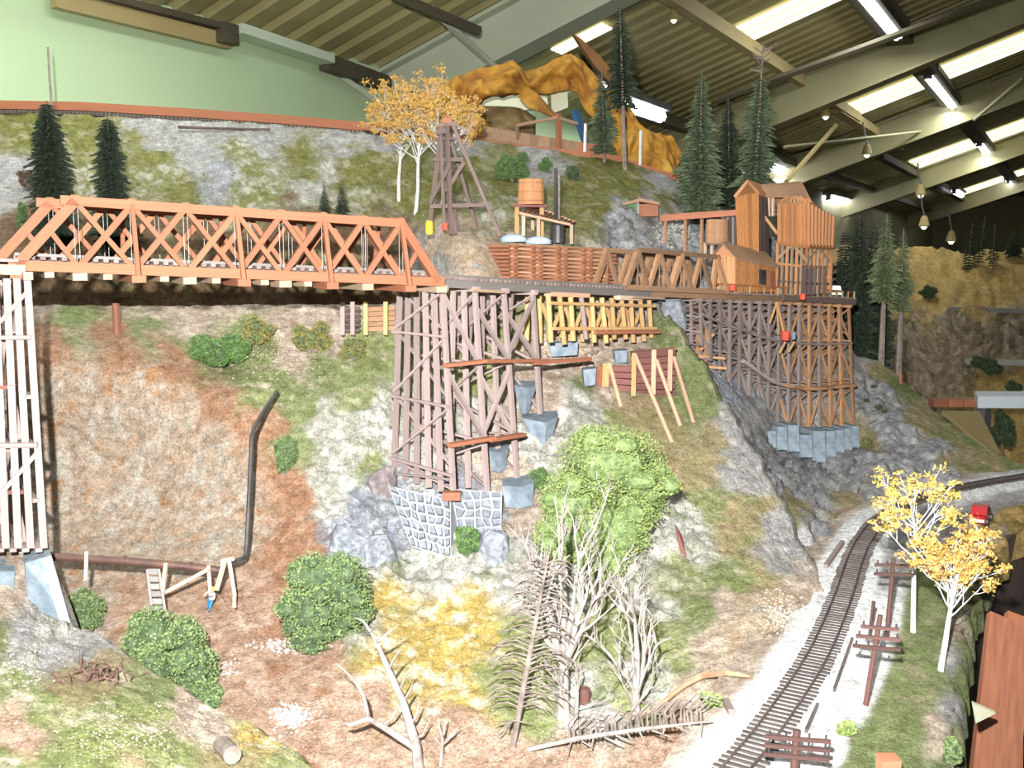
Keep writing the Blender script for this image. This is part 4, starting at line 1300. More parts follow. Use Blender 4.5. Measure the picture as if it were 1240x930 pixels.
for i, (x, y, lab) in enumerate(((622, 290, 'low pale blue sack heap left of the boiler'), (652, 293, 'low pale blue sack heap just left of the boiler drum'))):
    mb = MB()
    c = P(x, y, 2.56)
    mb.lathe(c, [(.034, -.006), (.034, .004), (.024, .011), (.008, .014)], 12)
    mb.v = [(v[0], c.y + (v[1] - c.y) * .5, v[2] + U(-.001, .001)) for v in mb.v]
    mb.build('sack_heap', 'blue_sacks', smooth=True, label=lab, cat='sacks')

# little hut on the grey slope and the flume line to the mine
ht = empty('trackside_hut', P(778, 262, 3.0), 'little green and rust hut on the grey slope', 'hut')
mottled('hut_green', [(0.05, 0.14, 0.05), (0.08, 0.2, 0.08)], 20, .7, .1)
def wallbox(par, name, x0, y0, x1, y1, d, dep_, mat):
    MB().prism([P(x0, y0, d), P(x1, y0, d), P(x1, y1, d), P(x0, y1, d)], (0, dep_, 0)).build(name, mat, par)
wallbox(ht, 'wall', 760, 246, 771, 259, 3.0, .06, 'hut_green')
wallbox(ht, 'door_frame', 771, 245, 774, 260, 2.998, .06, 'ladder_grey')
wallbox(ht, 'wall', 774, 247, 797, 262, 3.0, .06, 'crib_red')
MB().prism([P(754, 246, 2.97), P(775, 240, 2.97), P(799, 245, 2.97), P(799, 248, 2.97), P(775, 244, 2.97), P(754, 249, 2.97)], (0, .12, 0)).build('roof', 'roof_brown', ht)
fm = empty('flume', P(845, 262, 2.98), 'rust red timber flume running to the mine tower', 'flume')
beam('trough_board', P(800, 266, 3.0), P(893, 259, 2.92), .012, .010, 'plank_rust', fm)
beam('trough_board', P(800, 262, 3.03), P(893, 256, 2.95), .012, .010, 'crib_red', fm)
for x in (806, 830, 850):
    beam('post', P(x, 265, 3.0), drop(P(x, 290, 3.0), .05) - ZV * .005, .007, .007, 'trestle_tan', fm)

# ------------------------------------------------------------------ dark little truss bridge
tb = empty('truss_bridge', P(815, 350, 2.6), 'small brown timber truss bridge left of the mine shed', 'bridge')
q0, _ = deck_at(757); q1, _ = deck_at(882)
tdir = (q1 - q0).normalized(); tf = far_dir(tdir)
tops_px = [773, 801, 825, 852, 868]
for side in (0, 1):
    of = tf * (.10 * side) + ZV * .016
    b_ = [on_line(q0, q1, x) + of for x in (757, 785, 812, 838, 862, 880)]
    t_ = [on_line(q0, q1, x) + of + ZV * .094 * (1 - .0 * side) for x in (772, 798, 824, 848, 866)]
    beam('bottom_chord', b_[0], b_[-1], .012, .013, 'roof_brown', tb)
    beam('top_chord', t_[0] - tdir * .01, t_[-1] + tdir * .01, .012, .012, 'roof_brown', tb)
    beam('end_post', b_[0], t_[0], .013, .013, 'trestle_tan', tb)
    beam('end_post', b_[-1], t_[-1], .013, .013, 'trestle_tan', tb)
    for i in range(1, 5):
        beam('diagonal', b_[i], t_[i], .010, .011, 'trestle_tan', tb)
        beam('diagonal', b_[i], t_[i - 1], .008, .009, 'roof_brown', tb)
    beam('diagonal', b_[2], t_[2] + tdir * .0, .014, .014, 'trestle_tan', tb)
    for i in range(5):
        beam('tie_rod', t_[i], Vector((t_[i].x, t_[i].y, b_[min(i + 1, 5)].z)), .0015, .0015, 'wire', tb, kind='round')

# ------------------------------------------------------------------ mine trestle
mt = empty('timber_trestle', P(950, 520, 2.85), 'dense dark timber trestle of many bents under the mine', 'trestle')
NB = 16
bases = [(848, 418), (858, 440), (870, 458), (884, 474), (898, 490), (910, 507), (924, 520), (940, 524), (957, 527), (974, 528), (992, 526), (1012, 522), (1036, 520)]
for j in range(NB):
    k = j / (NB - 1)
    q, d_ = deck_at(848 + (1028 - 848) * k)
    f_ = far_dir(d_)
    m1 = 'trestle_purple' if k < .62 else ('trestle_tan' if (k > .8 or j % 2) else 'trestle_purple')
    ntp = q - ZV * .012
    ftp = ntp + f_ * .12
    h_ = 0
    px_b, py_b = np.interp(k * 12, range(13), [b[0] for b in bases]), np.interp(k * 12, range(13), [b[1] for b in bases])
    px_b = px_b * .35 + (848 + 182 * k) * .65 + 2
    dn = (q - CAM).y * CP - (q - CAM).z * SP
    nbt = P(px_b, py_b, dn - .03 - .05 * k)
    fbt = nbt + f_ * .135
    fbt.z += .01
    lv = [.35, .70] if j < 3 else ([.28, .60, .66] if j > 4 else [.3, .62])
    bent(mt, ntp, ftp, nbt, fbt, 5, lv, .0074, m1, -d_, cap='trestle_tan' if k > .5 else 'weathered_dark')
    for r_ in (.14, .45):
        a, b = lerp(ntp, nbt, r_), lerp(ftp, fbt, r_)
        beam('girt', a, b, .005, .007, 'dark_timber', mt)
    if j:
        for (ka, kb) in ((.05, .28), (.32, .58), (.70, .95)):
            beam('longitudinal_brace', lerp(*prev, ka if j % 2 else kb), lerp(ntp, nbt, kb if j % 2 else ka), .004, .006, 'trestle_purple' if k < .6 else 'trestle_tan', mt, up=f_)
        for kk in (.64,):
            if j > 4: beam('ledger', lerp(*prev, kk) - f_ * .012, lerp(ntp, nbt, kk) - f_ * .012, .014, .009, 'weathered_grey' if k < .6 else 'trestle_tan', mt)
        beam('ledger', lerp(*prev, .3) - f_ * .006, lerp(ntp, nbt, .3) - f_ * .006, .006, .007, 'weathered_dark', mt)
    prev = (ntp, nbt)
# concrete pedestals under it
labs_n = 0
for x, w_, y0, y1, d in ((921, 12, 521, 540, 2.75), (934, 11, 522, 542, 2.76), (947, 11, 517, 545, 2.78), (961, 13, 515, 547, 2.80), (976, 14, 527, 554, 2.82), (992, 14, 522, 560, 2.85), (1006, 10, 522, 553, 2.90), (1017, 9, 521, 548, 2.93), (1027, 8, 519, 545, 2.97), (1036, 8, 516, 542, 3.0)):
    mb = MB().prism([P(x - w_ / 2, y0, d), P(x + w_ / 2, y0, d), P(x + w_ / 2 + 1, y1, d - .02), P(x - w_ / 2 - 1, y1, d - .02)], (-.02, .07, 0))
    labs_n += 1
    nth = ['leftmost', 'second', 'third', 'fourth', 'fifth', 'tallest, sixth', 'seventh', 'eighth', 'ninth', 'rightmost'][labs_n - 1]
    mb.build('concrete_pedestal', 'concrete', label='blue-grey concrete pedestal under the mine trestle, %s from the left' % nth if nth not in ('leftmost', 'rightmost') else '%s blue-grey concrete pedestal under the mine trestle' % nth, cat='pedestal', group='pedestals under the mine trestle')
# sloping concrete apron left of it and a small pale bracket frame
pr = MB().prism([P(846, 440, 2.70), P(876, 452, 2.74), P(886, 492, 2.70), P(868, 474, 2.66)], (0, .08, -.02))
pr.build('concrete_apron', 'concrete', label='sloping blue concrete apron left below the mine trestle', cat='apron')
pf = empty('scaffold', P(860, 444, 2.70), 'small tan braced frame on the concrete apron', 'frame')
for p, q in (((846, 398), (844, 442)), ((856, 398), (855, 442)), ((848, 424), (864, 404)), ((842, 431), (878, 434)), ((844, 443), (880, 446)), ((846, 412), (858, 410))):
    beam('timber', P(*p, 2.69), P(*q, 2.69), .0075, .0075, 'trestle_tan', pf)
hc = empty('hoist_frame', P(943, 410, 2.90), 'pale hoist frame with red bucket hanging on the mine trestle', 'hoist')
for p, q in (((941, 366), (932, 392)), ((941, 366), (950, 405)), ((941, 366), (943, 405)), ((951, 414), (944, 428)), ((962, 414), (955, 426))):
    beam('leg', P(*p, 2.84), P(*q, 2.83), .004, .004, 'timber_yellow', hc)
MB().lathe(P(951, 412, 2.83), [(.011, 0), (.013, .02), (.012, .026)], 10).build('bucket', 'barrel_red', hc)
MB().lathe(P(961, 411, 2.83), [(.006, 0), (.006, .02), (.004, .022)], 8).build('counterweight', 'concrete', hc)

# ------------------------------------------------------------------ mine buildings
def board_wall(par, tl, tr_, bl, br, n, mat, th=.006, batten=None, name='wall_board'):
    """a wall of n upright boards (each a part), optional battens over the joints"""
    nrm = (tr_ - tl).cross(bl - tl).normalized()
    if nrm.dot(tl - CAM) > 0: nrm = -nrm
    wv = (tr_ - tl).length / n
    for i in range(n):
        k = (i + .5) / n
        a, b = lerp(tl, tr_, k), lerp(bl, br, k)
        beam(name, a, b, wv * .9, th * U(.8, 1.3), mat, par, up=nrm)
        if batten:
            k2 = i / n
            beam('stud', lerp(tl, tr_, k2) + nrm * th, lerp(bl, br, k2) + nrm * th, wv * .30, th * 1.6, batten, par, up=nrm)
    if batten: beam('stud', tr_ + nrm * th, br + nrm * th, wv * .3, th * 1.6, batten, par, up=nrm)


mdir = (DK[-1] - DK[-3]).normalized(); mdir.z = 0; mdir.normalize()
mf = far_dir(mdir)
D = 2.86
# tall headframe tower
tw = empty('mine_tower', P(905, 320, D), 'tall narrow orange-brown mine headframe tower', 'tower')
tl, tr_, bl, br = P(891, 236, D), P(918, 234, D + .03), P(894, 306, D), P(918, 306, D + .03)
board_wall(tw, tl, tr_, bl, br, 6, 'mine_orange')
tr2, br2 = P(930, 238, D + .10), P(930, 308, D + .10)
board_wall(tw, tr_, tr2, br, br2, 4, 'dark_timber')
rear = (tr2 - tr_)
board_wall(tw, tl + rear, tr_ + rear, bl + rear, br + rear, 5, 'mine_orange')
board_wall(tw, tl, tl + rear, bl, bl + rear, 4, 'mine_orange')
apex = P(905, 217, D - .005)
MB().prism([P(888, 237, D - .006), apex, P(920, 233, D + .025), P(918, 237, D + .025), P(905, 222, D - .004), P(891, 240, D - .006)], rear * 1.15).build('roof', 'mine_stud', tw)
MB().prism([P(892, 237, D - .003), P(905, 222, D), P(918, 235, D + .028)], rear * .1).build('gable', 'mine_orange', tw)
# horizontal clapboard lines on the gable side of the tower
# upper gallery roof between tower and bin
gl = empty('mine_gallery', P(950, 250, 2.95), 'roofed gallery between the mine tower and the ore bin', 'gallery')
MB().prism([P(922, 226, 2.93), P(972, 222, 2.96), P(980, 240, 2.96), P(924, 239, 2.93)], (0, .02, .008)).build('roof', 'roof_brown', gl)
MB().prism([P(972, 222, 2.962), P(984, 246, 2.96), P(960, 246, 2.96)], mf * .12).build('gable', 'mine_orange', gl)
MB().prism([P(922, 226, 2.935), P(972, 222, 2.965), P(972, 222, 2.965) + Vector((0, .14, -.045)), P(922, 226, 2.935) + Vector((0, .14, -.045))], (0, 0, .004)).build('roof', 'roof_brown', gl)
for x in (926, 931, 936):
    beam('post', P(x, 238, 2.95), P(x, 262, 2.96), .006, .006, 'pale_stick', gl)
for i in range(4):
    beam('slat', P(925, 243 + i * 5, 3.0), P(945, 245 + i * 5, 3.0), .006, .008, 'dark_timber', gl)
beam('chute_board', P(926, 262, 2.94), P(942, 283, 2.93), .02, .008, 'trestle_tan', gl)
# ore bin with studs
ob = empty('ore_bin', P(972, 362, 2.95), 'large orange ore bin with upright studs on tall legs', 'bin')
tl, tr_, tr2 = P(942, 248, 2.90), P(977, 246, 2.93), P(1007, 262, 3.05)
bl, br, br2 = P(942, 294, 2.90), P(977, 298, 2.93), P(1005, 300, 3.05)
board_wall(ob, tl, tr_, bl, br, 7, 'mine_orange', batten='mine_stud')
board_wall(ob, tr_, tr2, br, br2, 7, 'mine_orange', batten='mine_stud')
rv = tr2 - tr_
board_wall(ob, tl + rv, tr_ + rv, bl + rv, br + rv, 5, 'mine_orange')
board_wall(ob, tl, tl + rv, bl, bl + rv, 5, 'mine_orange')
rt = P(962, 232, 2.95)
MB().add([tl - ZV * .0 + mf * -.005, tr_, tr2, tl + rv, rt, rt + rv * .75], [(0, 1, 4), (1, 2, 5, 4), (2, 3, 5), (3, 0, 4, 5)]).build('roof', 'roof_brown', ob)
for i in range(8):
    a = lerp(tl, tr_, i / 7)
    beam('stud', a, lerp(a, rt, .55), .005, .007, 'mine_stud', ob)
for hh in (.33, .66):
    beam('waler', lerp(tr_, br, hh), lerp(tr2, br2, hh), .006, .006, 'dark_timber', ob)
beam('floor_beam', bl, br, .016, .014, 'mine_orange', ob)
beam('floor_beam', br, br2, .016, .014, 'mine_orange', ob)
beam('floor_beam', bl + rv, br + rv, .016, .014, 'mine_orange', ob)
for base_a, base_b, n in ((bl, br, 6), (br, br2, 6), (bl + rv, br + rv, 4)):
    for i in range(n + 1):
        a = lerp(base_a, base_b, i / n)
        z_end = DK[-2].z + .018
        beam('leg', a, Vector((a.x, a.y, z_end)), .0062, .0062, 'bridge_pale' if i % 2 else 'mine_stud', ob)
    for hh in (.06, .11):
        beam('girt', base_a - ZV * hh, base_b - ZV * hh, .006, .007, 'dark_timber' if hh > .1 else 'mine_stud', ob)
for k0, k1 in ((0, .45), (1, .55)):
    beam('knee_brace', lerp(bl, br, k0) - ZV * .045, lerp(bl, br, k1) - ZV * .004, .007, .007, 'bridge_pale', ob)
    beam('knee_brace', lerp(br, br2, k0) - ZV * .045, lerp(br, br2, k1) - ZV * .004, .007, .007, 'bridge_pale', ob)
for pa, pb in ((bl, br), (br, br2)):
    for i in range(5):
        a = lerp(pa, pb, (i + .5) / 5) + (mf * .03 if pa is bl else mdir * -.03)
        beam('shade_board', a - ZV * .055, Vector((a.x, a.y, DK[-2].z + .018)), (pb - pa).length / 5 * .98, .004, 'dark_timber', ob, up=mf if pa is bl else mdir)  # dark boards behind the legs stand in for the shade between them
# mine shed in front
ms = empty('mine_shed', P(905, 352, 2.82), 'orange plank mine shed with grey-brown pitched roof', 'shed')
D = 2.80
gtl, gtr, gbl, gbr = P(864, 310, D), P(890, 312, D - .01), P(868, 350, D), P(890, 354, D - .01)
str_, sbr = P(938, 322, D + .10), P(938, 354, D + .10)
board_wall(ms, gtl, gtr, gbl, gbr, 5, 'mine_stud')
board_wall(ms, gtr, str_, gbr, sbr, 9, 'mine_orange')
apex = P(876, 296, D)
MB().prism([gtl, apex, gtr], mf * .01).build('gable', 'mine_stud', ms)
ev = str_ - gtr
MB().prism([apex - mdir * .008 + ZV * .003, apex + ev * 1.05, str_ + ev * .05 - mf * .012 - ZV * .006, gtr - mf * .012 - ZV * .006 - mdir * .008], (0, 0, .005)).build('roof', 'roof_brown', ms)
MB().prism([apex - mdir * .008 + ZV * .003, apex + ev * 1.05, gtl + ev * 1.05 + mf * .006, gtl - mdir * .008 - ZV * .004], (0, 0, .005)).build('roof', 'roof_brown', ms)
board_wall(ms, gtl, gtl + ev, gbl, gbl + ev, 7, 'mine_orange')
MB().prism([P(919, 326, D + .045), P(926, 327, D + .06), P(926, 345, D + .06), P(919, 344, D + .045)], -mf * .006).build('window', 'black_iron', ms)
MB().prism([P(931, 328, D + .07), P(937, 329, D + .085), P(937, 350, D + .085), P(931, 349, D + .07)], -mf * .006).build('door', 'crib_red', ms)
# wooden tank on stilts by the tower
st = empty('stave_tank', P(872, 312, 2.95), 'brown stave tank on pale stilts left of the mine tower', 'tank')
c = P(868, 294, 2.95)
for k in range(18):
    a = 2 * math.pi * k / 18
    v_ = Vector((math.cos(a), math.sin(a), 0))
    beam('stave', c + v_ * .031, c + v_ * .030 + ZV * .068, .0115, .004, 'trestle_tan', st, up=v_)
MB().lathe(c, [(.036, -.006), (.036, 0)], 16).build('base', 'roof_brown', st)
MB().lathe(c, [(.028, .060), (.028, .064)], 16).build('lid', 'roof_brown', st)
for x in (854, 862, 882):
    beam('stilt', P(x, 294, 2.95), P(x, 316, 2.95), .007, .007, 'pale_stick', st)
for i in range(5):
    beam('ladder_slat', P(878 + i * 3.2, 262, 2.98), P(878 + i * 3.2, 300, 2.98), .005, .005, 'ladder_grey' if i % 2 else 'dark_timber', st)
# platform with railing along the mine
pl = empty('mine_platform', P(940, 366, 2.9), 'timber loading platform with low railing in front of the mine', 'platform')
qa, da = deck_at(862); qb, _ = deck_at(1034)
beam('platform_beam', qa + ZV * .012 + mf * .155, qb + ZV * .012 + mf * .155, .11, .008, 'roof_brown', pl)
for i in range(22):
    q = qa.lerp(qb, i / 21) + ZV * .016
    beam('railing_post', q, q + ZV * .022, .004, .004, 'bridge_pale' if i % 2 else 'mine_orange', pl)
beam('handrail', qa + ZV * .038, lerp(qa, qb, .9) + ZV * .038, .004, .005, 'mine_orange', pl)
beam('edge_board', lerp(qa, qb, .45) - mf * .006 + ZV * .008, qb - mf * .006 + ZV * .006, .006, .018, 'dark_timber', pl)
for x, y, d, r, h, lab in ((887, 352, 2.74, .010, .016, 'small red drum beside the mine shed gable'), (972, 363, 2.90, .009, .017, 'small red drum by the legs of the ore bin'), (887 + 91, 352, 3.0, .006, .02, 'slim red drum standing among the ore bin legs')):
    barrel(x, y, d, r, h, 'barrel_red', lab, hoop='barrel_red')
wb = MB().prism([P(1007, 357, 3.15), P(1020, 357, 3.15), P(1018, 346, 3.15), P(1009, 346, 3.15)], (0, .04, 0))
mottled('white_card', [(0.75, 0.75, 0.72), (0.8, 0.8, 0.78)], 8, .8, .05)
wb.build('white_box', 'white_card', label='small white box at the end of the mine deck', cat='box')
# ------------------------------------------------------------------ lower railway track
rt_ = empty('railway_track', track_path[0], 'lower railway track curving away on white ballast', 'track')
NTIE = int(track_len / .0122)
tie_pts, _ = smooth_path(trk_w, NTIE)
for i in range(NTIE):
    p = tie_pts[i]
    q = (tie_pts[min(NTIE - 1, i + 1)] - tie_pts[max(0, i - 1)]).normalized()
    nn = Vector((q.y, -q.x, 0))
    jt = U(-.0015, .0015)
    beam('tie', p - nn * (.0265 + jt) - ZV * .0006, p + nn * (.0265 - jt) - ZV * .0006, .0052, .005, 'tie_dark', rt_)
for s in (-1, 1):
    mb = MB()
    pts = []
    for i in range(0, 400, 3):
        q = (track_path[min(399, i + 1)] - track_path[max(0, i - 1)]).normalized()
        pts.append(track_path[i] + Vector((q.y, -q.x, 0)) * .0145 * s + ZV * .0042)
    mb.tube(pts, .0019, 4)
    mb.build('rail', 'rail_steel', rt_)
for (a, b, lab) in (((1032, 776), (1010, 838), 'loose dark rail lying on the ballast by the middle pole'), ((990, 856), (976, 888), 'short loose rail lying on the ballast near the bottom')):
    MB().bar(on_z(*a, ZT) + ZV * .003, on_z(*b, ZT) + ZV * .003, .0035, .006).build('loose_rail', 'rail_steel', label=lab, cat='rail')
# bits of timber beside the track
for (a, b, lab) in (((878, 852), (886, 868), 'short dark tie lying left of the ballast'), ((1000, 688), (1020, 660), 'thin dark stake leaning at the foot of the grey cliff')):
    p = G(*a)
    MB().bar(p + ZV * .004, G(*b) + ZV * .006, .008, .008).build('timber_scrap', 'weathered_dark', label=lab, cat='timber')


# ------------------------------------------------------------------ telegraph poles
def pole(top, base, lab, arms, r=.0042):
    e = empty('telegraph_pole', base, lab, 'telegraph pole', 'telegraph poles beside the lower track')
    MB().tube([base - ZV * .004, top], [r, r * .85], 8).build('shaft', 'pole_wood', e)
    ax = (top - base).normalized()
    for k, (h, l, ang) in enumerate(arms):
        c = top - ax * h
        v = Vector((math.cos(ang), math.sin(ang), 0))
        v.z = .0
        arm = MB().bar(c - v * l + Vector((0, -.005, 0)), c + v * l + Vector((0, -.005, 0)), .0038, .0042).build('crossarm', 'pole_wood', e)
        for s in (-.85, -.35, .35, .85):
            MB().tube([c + v * l * s + Vector((0, -.005, .002)), c + v * l * s + Vector((0, -.005, .0075))], .0013, 6).build('insulator', 'black_iron', arm)
    return e


bp = G(1048, 853)
pole(P(1066, 745, (bp - CAM).y * CP - (bp - CAM).z * SP - .02), bp, 'dark red telegraph pole beside the grass, nearest its middle', [(.016, .024, -.25), (.030, .028, -.25), (.044, .030, -.25)])
bp = G(1074, 770)
pole(P(1082, 676, (bp - CAM).y * CP - (bp - CAM).z * SP), bp, 'dark red telegraph pole in front of the tall yellow birch', [(.010, .030, -.1), (.024, .030, -.1)])
bp = on_z(960, 955, ZT - .01)
pole(P(965, 884, (bp - CAM).y * CP - (bp - CAM).z * SP), bp, 'telegraph pole cut by the bottom edge on the ballast', [(.008, .036, -.18), (.018, .036, -.18), (.028, .036, -.18)], r=.0055)
bp = G(1053, 772)
MB().bar(bp, P(1058, 728, (bp - CAM).y * CP - (bp - CAM).z * SP), .004, .004).build('stake', 'pole_wood', label='thin dark stake left of the middle telegraph pole', cat='stake')


# ------------------------------------------------------------------ plants
def leaf(mb, p, s, n=None):
    """one small bent leaf"""
    a = Vector((U(-1, 1), U(-1, 1), U(-1, 1))).normalized()
    b = a.orthogonal().normalized()
    if rnd() < .5: b = a.cross(b)
    mb.v += [tuple(p - a * s), tuple(p + b * s * .6), tuple(p + a * s), tuple(p - b * s * .6)]
    k = len(mb.v)
    mb.f.append((k - 4, k - 3, k - 2, k - 1))


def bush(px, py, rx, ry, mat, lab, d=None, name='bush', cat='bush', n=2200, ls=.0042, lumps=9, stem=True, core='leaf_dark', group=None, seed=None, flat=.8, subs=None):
    """rx, ry: half size in pixels; rests on the scenery"""
    random.seed(seed if seed is not None else int(px * 7 + py))
    g = G(px, py + ry * .8) if d is None else P(px, py + ry * .8, d)
    dd = (g - CAM).y * CP - (g - CAM).z * SP
    dd = dd - rx / F * dd * .35
    c = P(px, py, dd)
    W_, H_ = rx / F * dd, ry / F * dd
    e = empty(name, P(px, py + ry * .9, dd), lab, cat, group)
    cs = [(Vector((0, 0, -.1)), .58)]
    n, ls, lumps = int(n * 1.9), ls * .74, lumps + 5
    for i in range(lumps):
        a = U(0, 2 * math.pi)
        r_ = U(.42, .78)
        z = U(-.65, .72)
        k = math.sqrt(max(.15, 1 - z * z))
        cs.append((Vector((math.cos(a) * r_ * k, math.sin(a) * r_ * k * flat, z * .85)), U(.24, .42)))
    mb, cb_ = MB(), MB()
    n, ls = int(n * 1.5), ls * .78
    if subs:
        cs = [(Vector(((sx - px) / rx, U(-.3, .3), (py - sy) / ry)), (sw / rx, sh / ry)) for sx, sy, sw, sh in subs]
        cs2 = []
        for v, (a, b) in cs:
            cs2.append((v, (a, b)))
            for i in range(6):
                t_ = U(0, 6.28)
                cs2.append((v + Vector((math.cos(t_) * a * .72, U(-.5, .1), math.sin(t_) * b * .72)), (a * U(.3, .5), b * U(.3, .5))))
        cs = cs2
    else:
        cs = [(v, (r_, r_)) for v, r_ in cs]
    for v, (r_, rh_) in cs:
        ctr = c + Vector((v.x * W_, v.y * W_, v.z * H_))
        m_ = int(n * r_ * rh_ / sum(q[1][0] * q[1][1] for q in cs))
        for k in range(m_):
            u = Vector((random.gauss(0, 1), random.gauss(0, 1), random.gauss(0, 1))).normalized()
            rr = U(.80, 1.16)
            leaf(mb, ctr + Vector((u.x * W_ * rr * r_, u.y * W_ * rr * r_ * flat, u.z * H_ * rr * rh_)), ls * U(.6, 1.25))
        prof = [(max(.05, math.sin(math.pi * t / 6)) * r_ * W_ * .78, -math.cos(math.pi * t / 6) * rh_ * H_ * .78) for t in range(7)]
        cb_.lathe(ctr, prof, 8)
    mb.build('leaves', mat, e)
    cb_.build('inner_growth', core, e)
    if stem: MB().tube([c - ZV * H_ * .2, P(px, py + ry, dd + .01) - ZV * .01], .004, 5).build('stem', 'pine_bark', e)
    return e


def pine(base, h, w, mat, lab, name='pine_tree', whorls=24, clear=.12, group=None, seed=1, bare_top=0.0, dens=8, trunk_r=None, droop=.35, bark='pine_bark', lean=0.0, shape=.75):
    """conifer: trunk, and whorls of drooping boughs carrying needle sprays"""
    random.seed(seed)
    whorls, dens = int(whorls * 1.35), dens + 4
    e = empty(name, base, lab, 'tree', group)
    tr0 = trunk_r or h * .018
    topv = base + Vector((lean, 0, h))
    MB().tube([base - ZV * .01, base.lerp(topv, .5), topv], [tr0, tr0 * .65, tr0 * .12], 7).build('trunk', bark, e)
    mb = MB()
    for i in range(whorls):
        k = clear + (1 - bare_top - clear) * i / (whorls - 1)
        L = w * max(0.0, 1 - k) ** shape * U(.75, 1.15) + w * .06
        if k < clear + .12: L *= .75
        c = base.lerp(topv, k)
        for j in range(dens):
            a = 2 * math.pi * (j + U(0, .7)) / dens + i * .6
            v = Vector((math.cos(a), math.sin(a), 0))
            l = L * U(.6, 1.1)
            tip = c + v * l + ZV * (-droop * l + U(-.01, .01) * h)
            mid = c + v * l * .5 + ZV * (-.08 * l)
            side = Vector((-v.y, v.x, 0))
            wd = l * .36
            # a spray of pointed needle fronds along the bough
            for t, ww in ((.30, 1.0), (.55, .95), (.8, .7)):
                q = c.lerp(mid, t * 2) if t < .5 else mid.lerp(tip, t * 2 - 1)
                for s in (-1, 1):
                    tp_ = q + side * s * wd * ww * U(.8, 1.2) + v * l * .18 + ZV * U(-.05, .012) * l * 2
                    mb.v += [tuple(q - v * l * .10), tuple(q + v * l * .10), tuple(tp_)]
                    n_ = len(mb.v)
                    mb.f.append((n_ - 3, n_ - 2, n_ - 1))
            mb.v += [tuple(mid - side * wd * .35), tuple(tip), tuple(mid + side * wd * .35), tuple(c + ZV * .002)]
            n_ = len(mb.v)
            mb.f.append((n_ - 4, n_ - 3, n_ - 2, n_ - 1))
            mb.v += [tuple(mid - ZV * wd * .4), tuple(tip), tuple(mid + ZV * wd * .2), tuple(c)]
            n_ = len(mb.v)
            mb.f.append((n_ - 4, n_ - 3, n_ - 2, n_ - 1))
    mb.build('boughs', mat, e)
    if bare_top > 0:
        for i in range(12):
            k = 1 - bare_top * U(.02, 1)
            c = base.lerp(topv, k)
            a = U(0, 6.28)
            v = Vector((math.cos(a), math.sin(a), U(-.1, .5)))
            l = w * U(.2, .5)
            MB().tube([c, c + v * l * .5, c + v * l + ZV * l * .2], [.004, .003, .0012], 4).build('dead_twig', bark, e)
    return e


def branchy(mb, p, dirv, L, r, depth, spread=.6, kids=3, tips=None, wob=.18, up=.15, shrink=.62):
    """recursive woody branch added to mb; tip points are collected"""
    n = 4
    pts, rad = [p], [r]
    q, d = p.copy(), dirv.normalized()
    for i in range(n):
        d = (d + Vector((U(-wob, wob), U(-wob, wob), U(-wob, wob) + up * .3))).normalized()
        q = q + d * L / n
        pts.append(q.copy())
        rad.append(r * (1 - .7 * (i + 1) / n))
    mb.tube(pts, rad, 5 if r > .002 else 4, cap=False)
    if depth <= 0:
        if tips is not None: tips.append(q.copy())
        return pts
    for k in range(kids):
        t = U(.35, 1.0) if k else 1.0
        i = min(n - 1, int(t * n))
        s = pts[i].lerp(pts[i + 1], t * n - i) if i < n else pts[-1]
        ax = Vector((U(-1, 1), U(-1, 1), U(-.6, .8))).normalized()
        nd_ = (d + ax * spread).normalized()
        branchy(mb, s, nd_, L * U(shrink * .75, shrink * 1.15), max(.0006, r * .5), depth - 1, spread, kids, tips, wob, up, shrink)
    return pts


def birch(base, top, crown_r, mat, lab, seed, leaves=90, lead=.45, group=None, cl=15, ls=.0042, nb=14, trunk_r=.0045):
    random.seed(seed)
    e = empty('birch_tree', base, lab, 'tree', group)
    h = (top - base).length
    fork = base.lerp(top, lead)
    MB().tube([base - ZV * .01, base.lerp(fork, .5) + Vector((U(-.004, .004), 0, 0)), fork, fork.lerp(top, .4)], [trunk_r, trunk_r * .9, trunk_r * .75, trunk_r * .35], 8).build('trunk', 'birch_bark', e)
    tips = []
    for i in range(nb):
        t = U(.0, .45)
        s = fork.lerp(top, t)
        a = 2 * math.pi * i / nb + U(-.3, .3)
        v = Vector((math.cos(a) * crown_r, math.sin(a) * crown_r, h * (1 - lead) * U(.25, .95) * (1 - t)))
        mb = MB()
        branchy(mb, s, v, v.length * .62, trunk_r * .35, 2, .55, 3, tips, .16, .2, .55)
        mb.build('branch', 'birch_bark', e)
    random.shuffle(tips)
    mb = MB()
    for q in tips[:leaves]:
        rc = crown_r * U(.10, .19)
        for k in range(cl):
            u = Vector((random.gauss(0, 1), random.gauss(0, 1), random.gauss(0, .6))) * rc * .5
            leaf(mb, q + u, ls * U(.6, 1.2))
    mb.build('leaves', mat, e)
    return e


# two yellow birches at the right edge of the layout
b1 = G(1106, 766); d1 = (b1 - CAM).y * CP - (b1 - CAM).z * SP
birch(b1, P(1108, 572, d1), .062, 'leaf_yellow', 'tall pale yellow birch with white trunk beside the lower track', 11, leaves=120, lead=.40, cl=22, ls=.0030, nb=13)
b2 = G(1138, 812); d2 = (b2 - CAM).y * CP - (b2 - CAM).z * SP
birch(b2, P(1168, 640, d2), .058, 'leaf_gold', 'bushy orange-yellow birch leaning at the layout edge', 5, leaves=420, lead=.36, cl=24, ls=.0030, nb=24)
